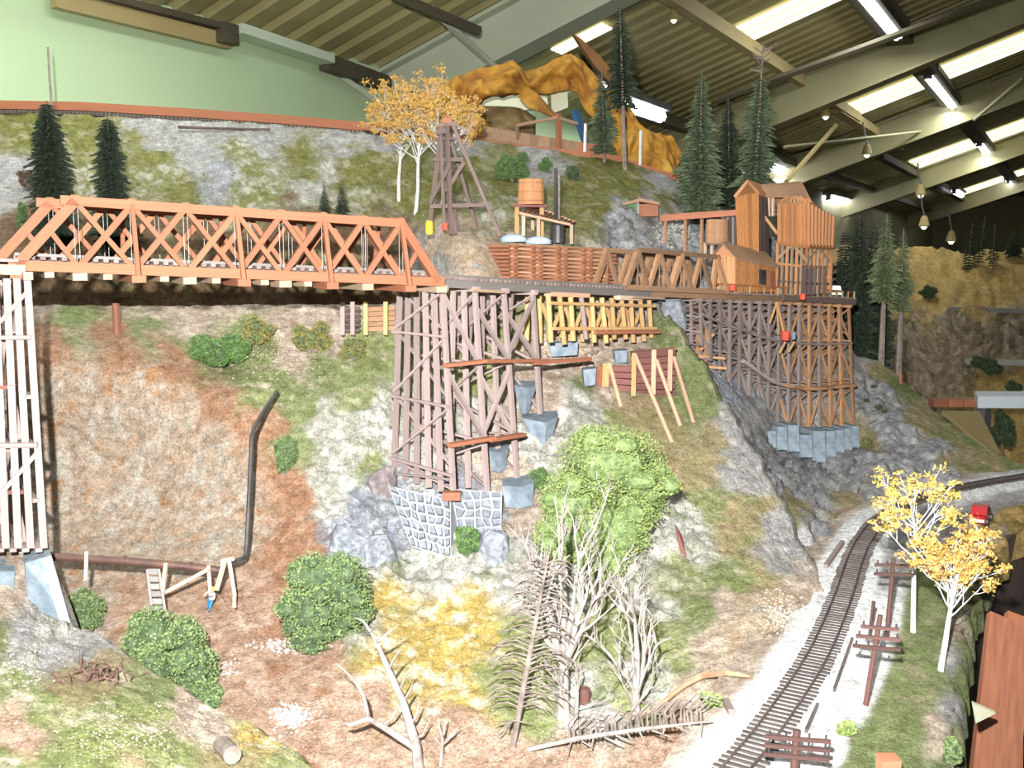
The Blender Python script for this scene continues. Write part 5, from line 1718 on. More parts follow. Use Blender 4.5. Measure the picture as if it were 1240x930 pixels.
# yellow birches on the upper hill behind the derrick
for x, y, ty, tx, r_, lab, sd in ((483, 243, 106, 488, .10, 'left yellow birch with white trunk behind the bridge end', 21),
                                  (503, 258, 100, 512, .105, 'middle yellow birch with forked white trunk left of the derrick', 22),
                                  (535, 250, 118, 546, .10, 'yellow birch hidden behind the dark derrick', 23)):
    g = G(x, y); dg = (g - CAM).y * CP - (g - CAM).z * SP
    birch(g, P(tx, ty, dg), r_, 'leaf_gold', lab, sd, leaves=400, lead=.36, cl=20, ls=.0050, nb=24, trunk_r=.006, group='yellow birches on the upper hill')


def pine_at(bx, by, tx, ty, wpx, mat, lab, d=None, **kw):
    g = G(bx, by) if d is None else P(bx, by, d)
    dg = (g - CAM).y * CP - (g - CAM).z * SP
    t = P(tx, ty, dg)
    return pine(g, (t - g).length, wpx / F * dg, mat, lab, lean=t.x - g.x, **kw)


pine_at(66, 300, 66, 128, 34, 'needle_dark', 'dense dark pine at far left behind the bridge', seed=31, whorls=40, clear=.02, dens=15, shape=.38)
pine_at(140, 310, 138, 146, 30, 'needle_dark', 'second dark pine behind the left bridge panels', seed=32, whorls=40, clear=.02, dens=15, shape=.38)
pine_at(394, 262, 393, 222, 13, 'needle_dark', 'small dark conifer just left of its twin above the bridge', seed=33, whorls=14, clear=.05)
pine_at(415, 262, 414, 222, 13, 'needle_dark', 'small dark conifer just right of its twin above the bridge', seed=34, whorls=14, clear=.05)
pine_at(757, 205, 748, 14, 38, 'needle_dark', 'tallest dark pine with bare lower trunk beside the mustard mountain', seed=35, whorls=26, clear=.40, trunk_r=.009, dens=7)
pine_at(732, 196, 727, 84, 26, 'needle_green', 'grey-green pine left of the tallest pine', seed=36, whorls=24, clear=.12)
pine_at(846, 268, 846, 92, 40, 'needle_green', 'broad blue-green pine left of the mine tower', seed=37, whorls=32, clear=.06, dens=10)
pine_at(884, 268, 878, 124, 24, 'needle_dark', 'narrow dark pine between the broad pine and the dead-topped pine', seed=38, whorls=36, clear=.06, d=3.55, dens=13, shape=.5)
pine_at(912, 262, 918, 62, 36, 'needle_green', 'tall pine with a bare dead top behind the mine tower', seed=39, whorls=26, clear=.08, bare_top=.2, d=3.45)
hazy = [(1067, 442, 1066, 262, 40, 'tall hazy pine with straight bare trunk right of the mine', 3.42, .45), (1088, 452, 1086, 280, 30, 'hazy pine with thin trunk, rightmost beside the grey cliff', 3.5, .45),
        (1038, 430, 1034, 264, 26, 'dim hazy pine just right of the ore bin', 3.9, .2), (1052, 430, 1052, 274, 22, 'dim slender pine between two hazy pines', 4.0, .2), (1020, 430, 1018, 280, 26, 'dim dark pine directly behind the ore bin', 4.0, .05), (1030, 440, 1044, 330, 34, 'short dark pine low behind the mine deck end', 3.7, .02), (1060, 440, 1062, 350, 26, 'short dark pine at the foot of the tall hazy pine', 3.75, .02)]
for i, (bx, by, tx, ty, w_, lab, d_, cl_) in enumerate(hazy):
    pine_at(bx, by, tx, ty, w_, 'needle_far' if i < 2 else 'needle_dark', lab, d=d_, seed=50 + i, whorls=24 if i < 2 else 34, clear=cl_, trunk_r=.012 if i < 2 else .008, dens=9 if i < 2 else 13, shape=.75 if i < 2 else .5, group='hazy pines right of the mine')
far = [(1172, 330, 1174, 270, 12, 'far dark slim pine, left of the cluster on the distant hill', 7.0), (1184, 322, 1190, 262, 12, 'far dark leaning pine in the middle of the distant cluster', 7.0), (1202, 326, 1202, 272, 10, 'far dark thin pine, right of the distant cluster', 7.0), (1228, 312, 1226, 280, 16, 'far grey-green tree at the right edge of the distant hill', 7.1)]
for i, (bx, by, tx, ty, w_, lab, d_) in enumerate(far):
    pine_at(bx, by, tx, ty, w_, 'needle_dark', lab, d=d_, seed=70 + i, whorls=14, clear=.1, group='pines on the distant hill')

B = bush
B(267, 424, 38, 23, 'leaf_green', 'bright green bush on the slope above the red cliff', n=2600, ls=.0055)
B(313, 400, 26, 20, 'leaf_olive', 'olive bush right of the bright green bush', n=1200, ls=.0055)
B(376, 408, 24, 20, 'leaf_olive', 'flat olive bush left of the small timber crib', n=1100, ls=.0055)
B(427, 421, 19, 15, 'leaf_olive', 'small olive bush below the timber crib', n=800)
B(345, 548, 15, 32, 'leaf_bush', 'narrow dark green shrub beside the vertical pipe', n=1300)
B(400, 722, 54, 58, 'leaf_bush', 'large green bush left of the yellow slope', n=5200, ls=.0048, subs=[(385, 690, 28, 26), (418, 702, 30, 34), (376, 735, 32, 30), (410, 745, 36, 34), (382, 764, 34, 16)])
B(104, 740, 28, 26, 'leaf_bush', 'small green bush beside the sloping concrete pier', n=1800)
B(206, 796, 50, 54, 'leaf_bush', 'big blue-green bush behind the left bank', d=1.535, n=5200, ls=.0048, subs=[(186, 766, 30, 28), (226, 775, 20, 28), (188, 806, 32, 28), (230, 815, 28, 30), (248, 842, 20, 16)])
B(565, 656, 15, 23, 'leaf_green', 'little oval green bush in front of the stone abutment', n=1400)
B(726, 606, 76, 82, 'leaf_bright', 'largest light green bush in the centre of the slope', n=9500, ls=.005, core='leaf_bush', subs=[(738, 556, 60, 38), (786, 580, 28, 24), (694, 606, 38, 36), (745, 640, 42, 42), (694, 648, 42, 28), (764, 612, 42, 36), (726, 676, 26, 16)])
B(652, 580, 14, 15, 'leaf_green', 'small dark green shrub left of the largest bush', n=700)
B(620, 202, 22, 20, 'leaf_green', 'dark green bush on the hill above the water tank', n=1300, ls=.007)
B(660, 200, 10, 9, 'leaf_green', 'small dark shrub right of the hill bush', n=400, ls=.007)
B(694, 210, 9, 9, 'leaf_dark', 'small blackish shrub right of the smokestacks', n=400, ls=.006)
B(33, 217, 15, 11, 'leaf_brown', 'rusty brown shrub at far left above the bridge', n=600, ls=.007)
B(28, 262, 8, 30, 'leaf_green', 'slim green plant at far left behind the bridge end', n=700, ls=.006)
B(860, 848, 14, 10, 'leaf_bright', 'tiny green clump beside the fallen brown branch', n=500)
B(1026, 882, 12, 12, 'leaf_bright', 'small light green tuft at the ballast edge', n=600)
B(1152, 912, 14, 20, 'leaf_bush', 'dark green clump at the layout edge near the bottom', n=900)
B(1124, 353, 11, 9, 'leaf_dark', 'dark round bush on the distant hill', n=500, ls=.014)
B(1190, 440, 14, 9, 'leaf_dark', 'dark bush on the far lower terrace', n=500, ls=.012)
B(1205, 446, 12, 10, 'leaf_dark', 'dark bush right of its neighbour on the far terrace', n=500, ls=.012)
B(1214, 520, 16, 26, 'leaf_dark', 'dark green shrub below the white table top', d=4.4, n=900, ls=.012)
B(1228, 468, 11, 9, 'leaf_dark', 'dark bush above the white table top', n=400, ls=.012)
B(1050, 536, 9, 7, 'leaf_olive', 'olive tuft right of the concrete pedestals', n=300)
for x, y, r_, lab in ((1050, 485, 4, 'tiny dark tuft high on the grey cliff'), (1065, 493, 6, 'dark tuft middle of the grey cliff'), (1072, 498, 5, 'second dark tuft on the grey cliff'), (1058, 468, 4, 'small dark tuft by the cliff rim')):
    B(x, y, r_, r_ * .7, 'leaf_dark', lab, n=140, lumps=3, stem=False)


# ------------------------------------------------------------------ dead trees in the valley
def dead_tree(base, tops, lab, seed, r=.0062, fork=.28, mat='dead_bark', kids=3, spread=.72, depth=3):
    """bleached trunk that forks towards the given tops, each limb a part with its twigs"""
    random.seed(seed)
    e = empty('dead_tree', base, lab, 'tree', 'bleached dead trees on the valley floor')
    mid = base.lerp(sum(tops, Vector()) / len(tops), fork)
    MB().tube([base - ZV * .01, base.lerp(mid, .3), base.lerp(mid, .7) + Vector((U(-.003, .003), 0, 0)), mid], [r * 1.5, r * 1.1, r, r * .85], 8).build('trunk', mat, e)
    for t in tops:
        mb = MB()
        v = t - mid
        branchy(mb, mid, v + Vector((0, 0, .02)), v.length * .72, r * .62, depth, spread, kids, None, .14, .2, .50)
        mb.build('limb', mat, e)
    for i in range(4):
        s = base.lerp(mid, U(.35, 1))
        mb = MB()
        branchy(mb, s, Vector((U(-1, 1), U(-.6, .3), U(.3, .9))), .05, r * .35, 2, .6, 3, None, .2, .2, .55)
        mb.build('limb', mat, e)
    return e


def at_depth(p): return (p - CAM).y * CP - (p - CAM).z * SP


g = G(682, 862); dg = at_depth(g)
dead_tree(g, [P(x, y, dg + dz) for x, y, dz in ((618, 662, .0), (748, 690, .03), (610, 720, .02), (640, 655, .02), (675, 640, 0), (690, 620, .04), (715, 640, -.02), (730, 680, .03), (655, 700, -.04), (745, 720, 0), (700, 690, .05))], 'large bleached dead tree with many bare limbs', 81, r=.0078, fork=.30)
g = G(770, 872); dg = at_depth(g)
dead_tree(g, [P(x, y, dg + dz) for x, y, dz in ((745, 705, 0), (772, 700, .03), (800, 715, -.02), (728, 770, .02), (812, 760, 0), (790, 720, .04))], 'smaller bleached dead tree right of the large one', 82, r=.0062, fork=.22)
g = G(697, 886); dg = at_depth(g)
dead_tree(g, [P(x, y, dg + dz) for x, y, dz in ((699, 800, 0), (690, 815, 0.01), (712, 805, 0))], 'thin short dead sapling in front of the large dead tree', 83, r=.003, fork=.6, depth=2)

# herringbone dead pine and its fallen companion
random.seed(90)
g = G(620, 905); dg = at_depth(g)
tp0 = P(665, 668, dg + .02)
hp = empty('dead_pine', g, 'leaning dead pine with drooping herringbone branches', 'tree')
MB().tube([g - ZV * .005, g.lerp(tp0, .35), g.lerp(tp0, .7), tp0], [.0048, .0040, .003, .0010], 7).build('trunk', 'dead_dark', hp)
for i in range(32):
    k = .20 + .76 * i / 32
    c = g.lerp(tp0, k)
    for s in (-1, 1):
        L = (.052 * (1 - abs(k - .45)) + .012) * U(.75, 1.15)
        v = Vector((s * U(.75, 1), U(-.5, .5), 0)).normalized()
        MB().tube([c, c + v * L * .4 + ZV * L * .16, c + v * L * .75 + ZV * L * .08, c + v * L - ZV * L * .16], [.0013, .0011, .0009, .0005], 4).build('branch', 'dead_dark', hp)
for i in range(5):
    MB().tube([g + ZV * .04, g + Vector((U(-.03, .03), U(-.03, .01), U(.01, .05)))], [.0015, .0007], 4).build('branch', 'dead_dark', hp)
p0, p1 = G(640, 914) + ZV * .008, G(862, 886) + ZV * .014
fp = empty('fallen_pine', p0, 'fallen dead pine lying across the valley floor', 'log')
MB().tube([p0, p0.lerp(p1, .3) + ZV * .005, p0.lerp(p1, .65) + ZV * .004, p1], [.0034, .0032, .0026, .0010], 7).build('trunk', 'dead_bark', fp)
for i in range(34):
    k = .25 + .72 * i / 34
    c = p0.lerp(p1, k)
    L = .045 * U(.7, 1.1)
    v = Vector((U(.2, .5), U(.1, .4), 1)).normalized()
    MB().tube([c, c + v * L * .5 + Vector((-.008, 0, 0)), c + v * L * .85 + Vector((.002, 0, .0)), c + v * L * .95 + Vector((.014, 0, -.008))], [.0015, .0013, .001, .0006], 4).build('branch', 'dead_dark', fp)
    if i % 3 == 0:
        MB().tube([c, c + Vector((U(-.01, .03), U(-.04, -.01), -.004))], [.0014, .0006], 4).build('branch', 'dead_bark', fp)
# forked bleached snag in the bottom foreground
random.seed(95)
g = G(508, 938); dg = at_depth(g)
sn = empty('dead_snag', g, 'forked bleached snag leaning in the bottom foreground', 'tree')
Q = lambda x, y, o=0.0: P(x, y, dg + o)
MB().tube([g - ZV * .01, Q(504, 905), Q(488, 850, .02), Q(470, 810, .03), Q(455, 775, .04), Q(440, 752, .05)], [.0078, .0068, .0052, .0042, .0028, .0010], 8).build('trunk', 'dead_bark', sn)
MB().tube([Q(506, 908), Q(470, 884, -.01), Q(446, 870, -.02), Q(424, 878, -.03), Q(416, 876, -.03)], [.0052, .0045, .0038, .0024, .0010], 7).build('limb', 'dead_bark', sn)
MB().tube([Q(446, 870, -.02), Q(440, 842, -.02), Q(428, 822, -.02), Q(408, 804, -.02)], [.0032, .0026, .0018, .0007], 6).build('limb', 'dead_bark', sn)
for a, b, c in (((470, 812), (478, 796), (486, 786)), ((482, 840), (490, 822), (498, 806)), ((488, 852), (494, 840), (500, 828)), ((497, 880), (504, 866), (508, 850)), ((455, 778), (468, 768), (482, 756)), ((500, 896), (512, 890), (520, 872)), ((462, 880), (476, 868), (484, 850)), ((448, 764), (440, 752), (430, 748))):
    MB().tube([Q(*a, .03), Q(*b, .02), Q(*c, .015)], [.0024, .0018, .0007], 5).build('twig', 'dead_bark', sn)
g = G(534, 928); dg = at_depth(g)
s2 = empty('dead_sapling', g, 'small bare sapling right of the forked snag', 'tree')
MB().tube([g, Q(536, 895), Q(530, 872)], [.0028, .002, .001], 5).build('trunk', 'dead_bark', s2)
for a, b in (((536, 902), (550, 888)), ((535, 905), (524, 890)), ((537, 890), (540, 868)), ((545, 893), (556, 880))):
    MB().tube([Q(*a), Q(*b)], [.0018, .0007], 4).build('twig', 'dead_bark', s2)
# long brown fallen branch by the ballast
pts = [G(x, y) + ZV * z for x, y, z in ((770, 880, .012), (800, 862, .012), (830, 838, .012), (850, 828, .012), (880, 823, .010), (908, 824, .006))]
mottled('branch_brown', [(0.26, 0.14, 0.08), (0.42, 0.25, 0.16)], 60, .9, .3)
MB().tube(pts, [.002, .0032, .0042, .0046, .0042, .0022], 6).build('fallen_branch', 'branch_brown', label='long curved brown branch lying beside the ballast', cat='branch')
# silvery dead wood in the big bush
random.seed(97)
g = G(728, 640)
dwm = MB()
for i in range(16):
    branchy(dwm, P(716 + U(-22, 22), 650 + U(-8, 8), at_depth(g) - .05), Vector((U(-.4, .8), -.4, U(.4, 1))), .035, .0013, 1, .5, 2, None, .2, .2, .6)
dwm.build('dead_brush', 'dead_bark', label='silvery dead twigs poking out of the largest bush', cat='twigs')
for x, y, lab in ((708, 852, 'rusty barrel standing between the dead trees'), (626, 884, 'small dark barrel at the foot of the herringbone pine')):
    g = G(x, y)
    barrel(x, y, at_depth(g), .0085 if x > 700 else .006, .024 if x > 700 else .014, 'pipe_rust' if x < 700 else 'maroon', lab)
MB().tube([G(268, 905) + ZV * .004, G(282, 926) + ZV * .012], .011, 10).build('log_stump', 'pine_bark', label='short cut log on the left bank', cat='log')
MB().tube([G(216, 158) + ZV * .012, G(270, 160) + ZV * .012, G(327, 161) + ZV * .012], [.006, .005, .004], 6).build('fallen_log', 'dark_timber', label='thin dark log lying high on the grey slope', cat='log')
MB().tube([P(64, 150, 3.56), P(60, 92, 3.56), P(58, 57, 3.56)], [.0055, .0045, .004], 6).build('bare_pole', 'pine_bark', label='bare dark pole rising behind the left pine', cat='pole')
MB().tube([G(142, 404) - ZV * .01, G(142, 404) + ZV * .068], .0085, 7).build('stump_post', 'crib_red', label='brown post standing under the bridge deck', cat='post')
MB().prism([P(818, 635, at_depth(G(820, 650)) - .004), P(826, 648, at_depth(G(820, 650)) - .004), P(833, 680, at_depth(G(830, 675)) - .002), P(826, 680, at_depth(G(830, 675)) - .002)], (0, .01, 0)).build('rusty_plate', 'maroon', label='rusty strip lying on the pale scar of the spur', cat='plate')

# ------------------------------------------------------------------ pipeline across the red cliff
pp = empty('pipeline', G(62, 690), 'rust brown pipeline crossing the foot of the red cliff', 'pipe')
pts1 = [(40, 671, 1.74), (64, 674, 1.74), (150, 679, 1.74), (230, 686, 1.74), (270, 691, 1.74)]
MB().tube([P(*q) for q in pts1], .0068, 10).build('pipe', 'pipe_rust', pp)
for x, y in ((64, 674), (150, 679), (230, 686), (270, 691)):
    c = P(x, y, 1.74)
    MB().tube([c - Vector((.003, 0, 0)), c + Vector((.003, 0, 0))], .0085, 10).build('flange', 'pipe_rust', pp)
MB().tube([P(270, 683, 1.75), P(290, 678, 1.78), P(297, 674, 1.80), P(299, 660, 1.81), P(302, 600, 1.84), P(305, 530, 1.88), P(308, 518, 1.90), P(322, 494, 1.98), P(335, 475, 2.05)], [.004, .0044, .0044, .0044, .0044, .0044, .0044, .0042, .0042], 8).build('riser', 'black_iron', pp)
for a, b in (((105, 668), (104, 703)), ((201, 682), (197, 718)), ((252, 685), (255, 722)), ((272, 680), (262, 715)), ((277, 678), (284, 722)), ((198, 718), (253, 689)), ((284, 716), (284, 736))):
    beam('prop', P(*a, 1.725), P(*b, 1.71), .0058, .0058, 'pale_stick', pp)
beam('prop', P(268, 679, 1.74), P(284, 676, 1.74), .009, .006, 'pale_stick', pp)
ch = empty('plank_chute', P(193, 742, 1.72), 'grey slatted chute standing below the pipeline', 'chute')
for a, b in (((178, 690), (184, 742)), ((192, 690), (200, 742))):
    beam('side_rail', P(*a, 1.72), P(*b, 1.69), .004, .006, 'ladder_grey', ch)
for i in range(6):
    y = 692 + i * 9
    x = 179 + i * 1.2
    beam('slat', P(x, y, 1.725 - i * .005), P(x + 13.5, y, 1.725 - i * .005), .003, .0095, 'ladder_grey', ch)


# ------------------------------------------------------------------ little workman
def workman(foot, lean, scale, lab):
    """figure grown from a skeleton with a skin surface; one continuous body"""
    J = {'pel': (0, 0, .50), 'wst': (0, 0, .60), 'chs': (0, 0, .74), 'nck': (0, 0, .84), 'hd0': (0, -.01, .90), 'hd1': (0, -.012, .97),
         'hl': (.055, 0, .47), 'kl': (.075, -.05, .26), 'al': (.07, 0, .04), 'tl': (.075, -.08, .02),
         'hr': (-.055, 0, .47), 'kr': (-.075, .02, .26), 'ar': (-.085, .03, .04), 'tr': (-.09, -.05, .02),
         'sl': (.10, 0, .80), 'el': (.17, -.06, .68), 'wl': (.14, -.18, .70), 'fl': (.13, -.23, .72),
         'sr': (-.10, 0, .80), 'er': (-.18, -.05, .69), 'wr': (-.16, -.17, .66), 'fr': (-.15, -.22, .67)}
    R_ = {'pel': .075, 'wst': .068, 'chs': .08, 'nck': .034, 'hd0': .05, 'hd1': .052, 'hl': .058, 'kl': .042, 'al': .028, 'tl': .024, 'hr': .058, 'kr': .042, 'ar': .028, 'tr': .024, 'sl': .042, 'el': .03, 'wl': .022, 'fl': .02, 'sr': .042, 'er': .03, 'wr': .022, 'fr': .02}
    E_ = [('pel', 'wst'), ('wst', 'chs'), ('chs', 'nck'), ('nck', 'hd0'), ('hd0', 'hd1'), ('pel', 'hl'), ('hl', 'kl'), ('kl', 'al'), ('al', 'tl'), ('pel', 'hr'), ('hr', 'kr'), ('kr', 'ar'), ('ar', 'tr'), ('chs', 'sl'), ('sl', 'el'), ('el', 'wl'), ('wl', 'fl'), ('chs', 'sr'), ('sr', 'er'), ('er', 'wr'), ('wr', 'fr')]
    ks = list(J)
    me = bpy.data.meshes.new('tmp')
    me.from_pydata([J[k] for k in ks], [(ks.index(a), ks.index(b)) for a, b in E_], [])
    ob = bpy.data.objects.new('tmp', me)
    COL.objects.link(ob)
    md = ob.modifiers.new('s', 'SKIN')
    for i, k in enumerate(ks):
        me.skin_vertices[0].data[i].radius = (R_[k], R_[k])
    me.skin_vertices[0].data[0].use_root = True
    sd = ob.modifiers.new('u', 'SUBSURF'); sd.levels = 2
    dg_ = bpy.context.evaluated_depsgraph_get()
    ev = ob.evaluated_get(dg_)
    m2 = bpy.data.meshes.new_from_object(ev)
    bpy.data.objects.remove(ob)
    co = np.array([v.co for v in m2.vertices])
    col = np.zeros((len(co), 4), np.float32); col[:, 3] = 1
    for i, (x, y, z) in enumerate(co):
        if z < .07: c = (.05, .04, .04)
        elif z < .60 and abs(x) < .14: c = (.03, .24, .50)
        elif z > .86: c = (.62, .36, .25)
        elif y < -.17: c = (.62, .36, .25)
        else: c = (.75, .74, .72)
        col[i, :3] = c
    ca = m2.color_attributes.new('Col', 'FLOAT_COLOR', 'POINT')
    ca.data.foreach_set('color', col.ravel())
    m2.materials.clear(); m2.materials.append(M['painted_figure'])
    m2.polygons.foreach_set('use_smooth', [True] * len(m2.polygons))
    e = empty('person', foot, lab, 'person')
    b = bpy.data.objects.new('body', m2); b.parent = e; COL.objects.link(b)
    hat = MB()
    hat.lathe(Vector((0, -.012, .985)), [(.085, 0), (.085, .012), (.055, .016), (.05, .05), (.02, .062)], 14)
    h = hat.build('hat', 'barrel_yellow', origin=(0, 0, 0)); h.parent = e; h.location = (0, 0, 0)
    e.scale = (scale,) * 3
    e.rotation_euler = lean
    return e


m, nt, bs = new_mat('painted_figure')
a_ = nt.nodes.new('ShaderNodeAttribute'); a_.attribute_name = 'Col'
nt.links.new(a_.outputs['Color'], bs.inputs['Base Color'])
bs.inputs['Roughness'].default_value = .6
workman(G(252, 740), (0.15, .45, -.5), .054, 'little workman in blue trousers, white shirt and yellow hat by the pipeline')

# ------------------------------------------------------------------ rocks: pale rubble heaps and boulders
mottled('rubble_white', [(0.24, 0.215, 0.21), (0.42, 0.39, 0.385)], 40, .95, .4)


def rubble(px, py, wx, wy, n, s, lab, mat='rubble_white', seed=1):
    random.seed(seed)
    mb = MB()
    for i in range(n):
        x, y = px + random.gauss(0, wx * .45), py + random.gauss(0, wy * .45)
        c = G(x, y)
        r_ = s * U(.45, 1.2)
        vv = [c + Vector((q[0] * r_ * U(.6, 1.1), q[1] * r_ * U(.6, 1.1), q[2] * r_ * U(.5, .9) + r_ * .3)) for q in ((1, 0, 0), (-1, 0, 0), (0, 1, 0), (0, -1, 0), (0, 0, 1), (0, 0, -1))]
        mb.add(vv, [(0, 2, 4), (2, 1, 4), (1, 3, 4), (3, 0, 4), (2, 0, 5), (1, 2, 5), (3, 1, 5), (0, 3, 5)])
    return mb.build('rubble', mat, label=lab, cat='rubble', kind='stuff')


rubble(345, 783, 42, 9, 260, .0034, 'white rubble strip right of the blue-green bush', seed=1)
rubble(352, 868, 26, 17, 240, .0038, 'white rubble heap on the valley floor', seed=2)
rubble(275, 812, 16, 14, 60, .0032, 'sparse white stones beside the big bush', seed=3)
rubble(690, 425, 45, 22, 260, .0055, 'tan rubble spilling below the yellow trestle', 'rubble_tan' if 'rubble_tan' in M else 'timber_pink', seed=4)
rubble(720, 402, 40, 8, 160, .0055, 'pinkish rubble under the yellow trestle posts', 'rubble_tan', seed=6)
rubble(625, 575, 30, 20, 90, .0045, 'pinkish rubble around the grey trestle feet', 'rubble_tan', seed=7)
rubble(30, 800, 60, 60, 150, .0022, 'white pebbles on the left bank', seed=8)
rubble(945, 745, 30, 34, 260, .0026, 'small tan stones beside the ballast', 'rubble_tan', seed=9)
rubble(820, 285, 28, 22, 220, .0075, 'pale grey spoil heap left of the brown stave tank', 'rubble_grey' if 'rubble_grey' in M else 'rubble_white', seed=10)

random.seed(120)
rubble(380, 860, 160, 60, 520, .0016, 'scattered white flecks on the valley floor', seed=12)
rubble(640, 900, 150, 30, 420, .0016, 'scattered pale flecks around the dead trees', seed=13)
rubble(330, 430, 90, 40, 380, .0024, 'pale flecks on the slope below the bridge', 'rubble_tan', seed=14)
rubble(180, 560, 90, 90, 260, .0016, 'small pale flecks on the red cliff', 'rubble_tan', seed=15)
rubble(150, 890, 130, 40, 420, .0014, 'pale flecks over the left bank', 'rubble_tan', seed=16)


def boulder(px, py, rx, ry, lab, mat, seed, back=.0):
    """angular rock: hull of random points, half sunk in the slope"""
    random.seed(seed)
    g = G(px, py)
    dg = at_depth(g)
    W_, H_ = rx / F * dg, ry / F * dg
    bm = bmesh.new()
    for i in range(34):
        u = Vector((random.gauss(0, 1), random.gauss(0, 1), random.gauss(0, 1))).normalized()
        q = max(abs(u.x), abs(u.y), abs(u.z)) ** .6
        bm.verts.new(g + Vector((u.x * W_ / q * U(.85, 1), u.y * W_ * .7 / q + back, u.z * H_ / q * U(.85, 1))))
    bmesh.ops.convex_hull(bm, input=bm.verts)
    mb = MB()
    vs_ = [v for v in bm.verts if v.link_faces]
    ix = {v: i for i, v in enumerate(vs_)}
    mb.add([v.co for v in vs_], [[ix[v] for v in f.verts] for f in bm.faces])
    bm.free()
    return mb.build('boulder', mat, label=lab, cat='rock')


boulder(425, 652, 30, 26, 'flat topped blue-grey boulder left of the stone abutment', 'rock_blue', 3)
boulder(458, 672, 24, 26, 'blue-grey boulder leaning against the stone abutment', 'rock_blue', 4)
boulder(462, 588, 20, 28, 'purplish rock beside the far foot of the grey trestle', 'rock_purple', 5)
boulder(598, 668, 22, 30, 'pale rock right of the little oval bush', 'rock_blue', 6)
boulder(815, 385, 18, 30, 'blue-grey rock face left of the mine trestle', 'rock_blue', 7)

random.seed(131)
g = G(115, 825)
br_ = empty('brush_tangle', g, 'tangled reddish brown brush on the left bank', 'brush')
for i in range(46):
    p = G(115 + random.gauss(0, 20), 822 + random.gauss(0, 6))
    v = Vector((U(-1, 1), U(-.7, .4), U(.05, .8))).normalized()
    L = U(.02, .045)
    MB().tube([p, p + v * L * .5 + ZV * .006, p + v * L + Vector((U(-.01, .01), U(-.01, .01), -.004))], [.0011, .0009, .0004], 4).build('twig', 'leaf_brown', br_)
# ------------------------------------------------------------------ upper shelf edge with its track
mottled('shell_mustard', [(0.22, 0.085, 0.01), (0.38, 0.185, 0.02), (0.48, 0.28, 0.05)], 9, .85, .7, .04)
mottled('shell_dark', [(0.10, 0.07, 0.03), (0.22, 0.15, 0.06), (0.14, 0.14, 0.06)], 9, .9, .4, .02)
mottled('crag_brown', [(0.10, 0.04, 0.012), (0.17, 0.075, 0.02)], 9, .85, .4, .02)
mottled('shelf_earth', [(0.20, 0.17, 0.13), (0.30, 0.27, 0.22)], 9, .9, .4, .02)
mottled('card_pale', [(0.52, 0.54, 0.38), (0.58, 0.60, 0.44)], 3, .8, .05)
mottled('tarp_blue', [(0.02, 0.10, 0.26), (0.04, 0.18, 0.42)], 6, .5, .2)
sf = empty('shelf_edge', P(230, 150, 3.6), 'rust red shelf edge with a row of ties along the upper hill', 'shelf')
path = [(-60, 128), (100, 131), (230, 139), (330, 146), (460, 157), (540, 168), (590, 175), (640, 182), (740, 192), (800, 212), (830, 220)]
for i in range(len(path) - 1):
    a, b = path[i], path[i + 1]
    tall = .030 if i < 6 else .020
    beam('edge_board', P(a[0], a[1] - 2, 3.60), P(b[0], b[1] - 2, 3.60), .02, tall, 'fascia_red', sf)
    n = max(2, int((b[0] - a[0]) / 5))
    if b[0] < 470:
        for k in range(n):
            x, y = lerp(a[0], b[0], k / n), lerp(a[1], b[1], k / n) + 5
            beam('tie', P(x, y, 3.57), P(x, y, 3.62), .008, .008, 'tie_dark', sf)
for i in range(len(path) - 1):
    a, b = path[i], path[i + 1]
    p, q = P(a[0], a[1] + 1, 3.61), P(b[0], b[1] + 1, 3.61)
    MB().prism([p, q, q + Vector((.25, .62, 0)), p + Vector((.25 if i else 0, .62, 0))], (0, 0, -.02)).build('shelf_board', 'shelf_earth', sf)
fn = empty('timber_fence', P(660, 178, 3.62), 'low brown board fence below the mustard mountain', 'fence')
for i in range(14):
    x = 584 + i * 11.5
    beam('board', P(x, 160 + i * 1.9, 3.62), P(x + 11.2, 161.9 + i * 1.9, 3.62), .01, .042, 'fascia_red' if i > 9 else 'roof_brown', fn)
beam('post', P(676, 138, 3.6), P(677, 182, 3.6), .016, .016, 'fascia_red', fn)
beam('rail', P(626, 152, 3.6), P(676, 142, 3.6), .014, .010, 'roof_brown', fn)
beam('rail', P(676, 143, 3.6), P(700, 150, 3.6), .014, .010, 'roof_brown', fn)
beam('post', P(626, 150, 3.61), P(627, 168, 3.61), .01, .01, 'roof_brown', fn)

# mustard-coloured unfinished mountain shell
mm = empty('mountain_shell', P(660, 190, 3.8), 'mustard yellow unfinished mountain shell on the upper level', 'model mountain')


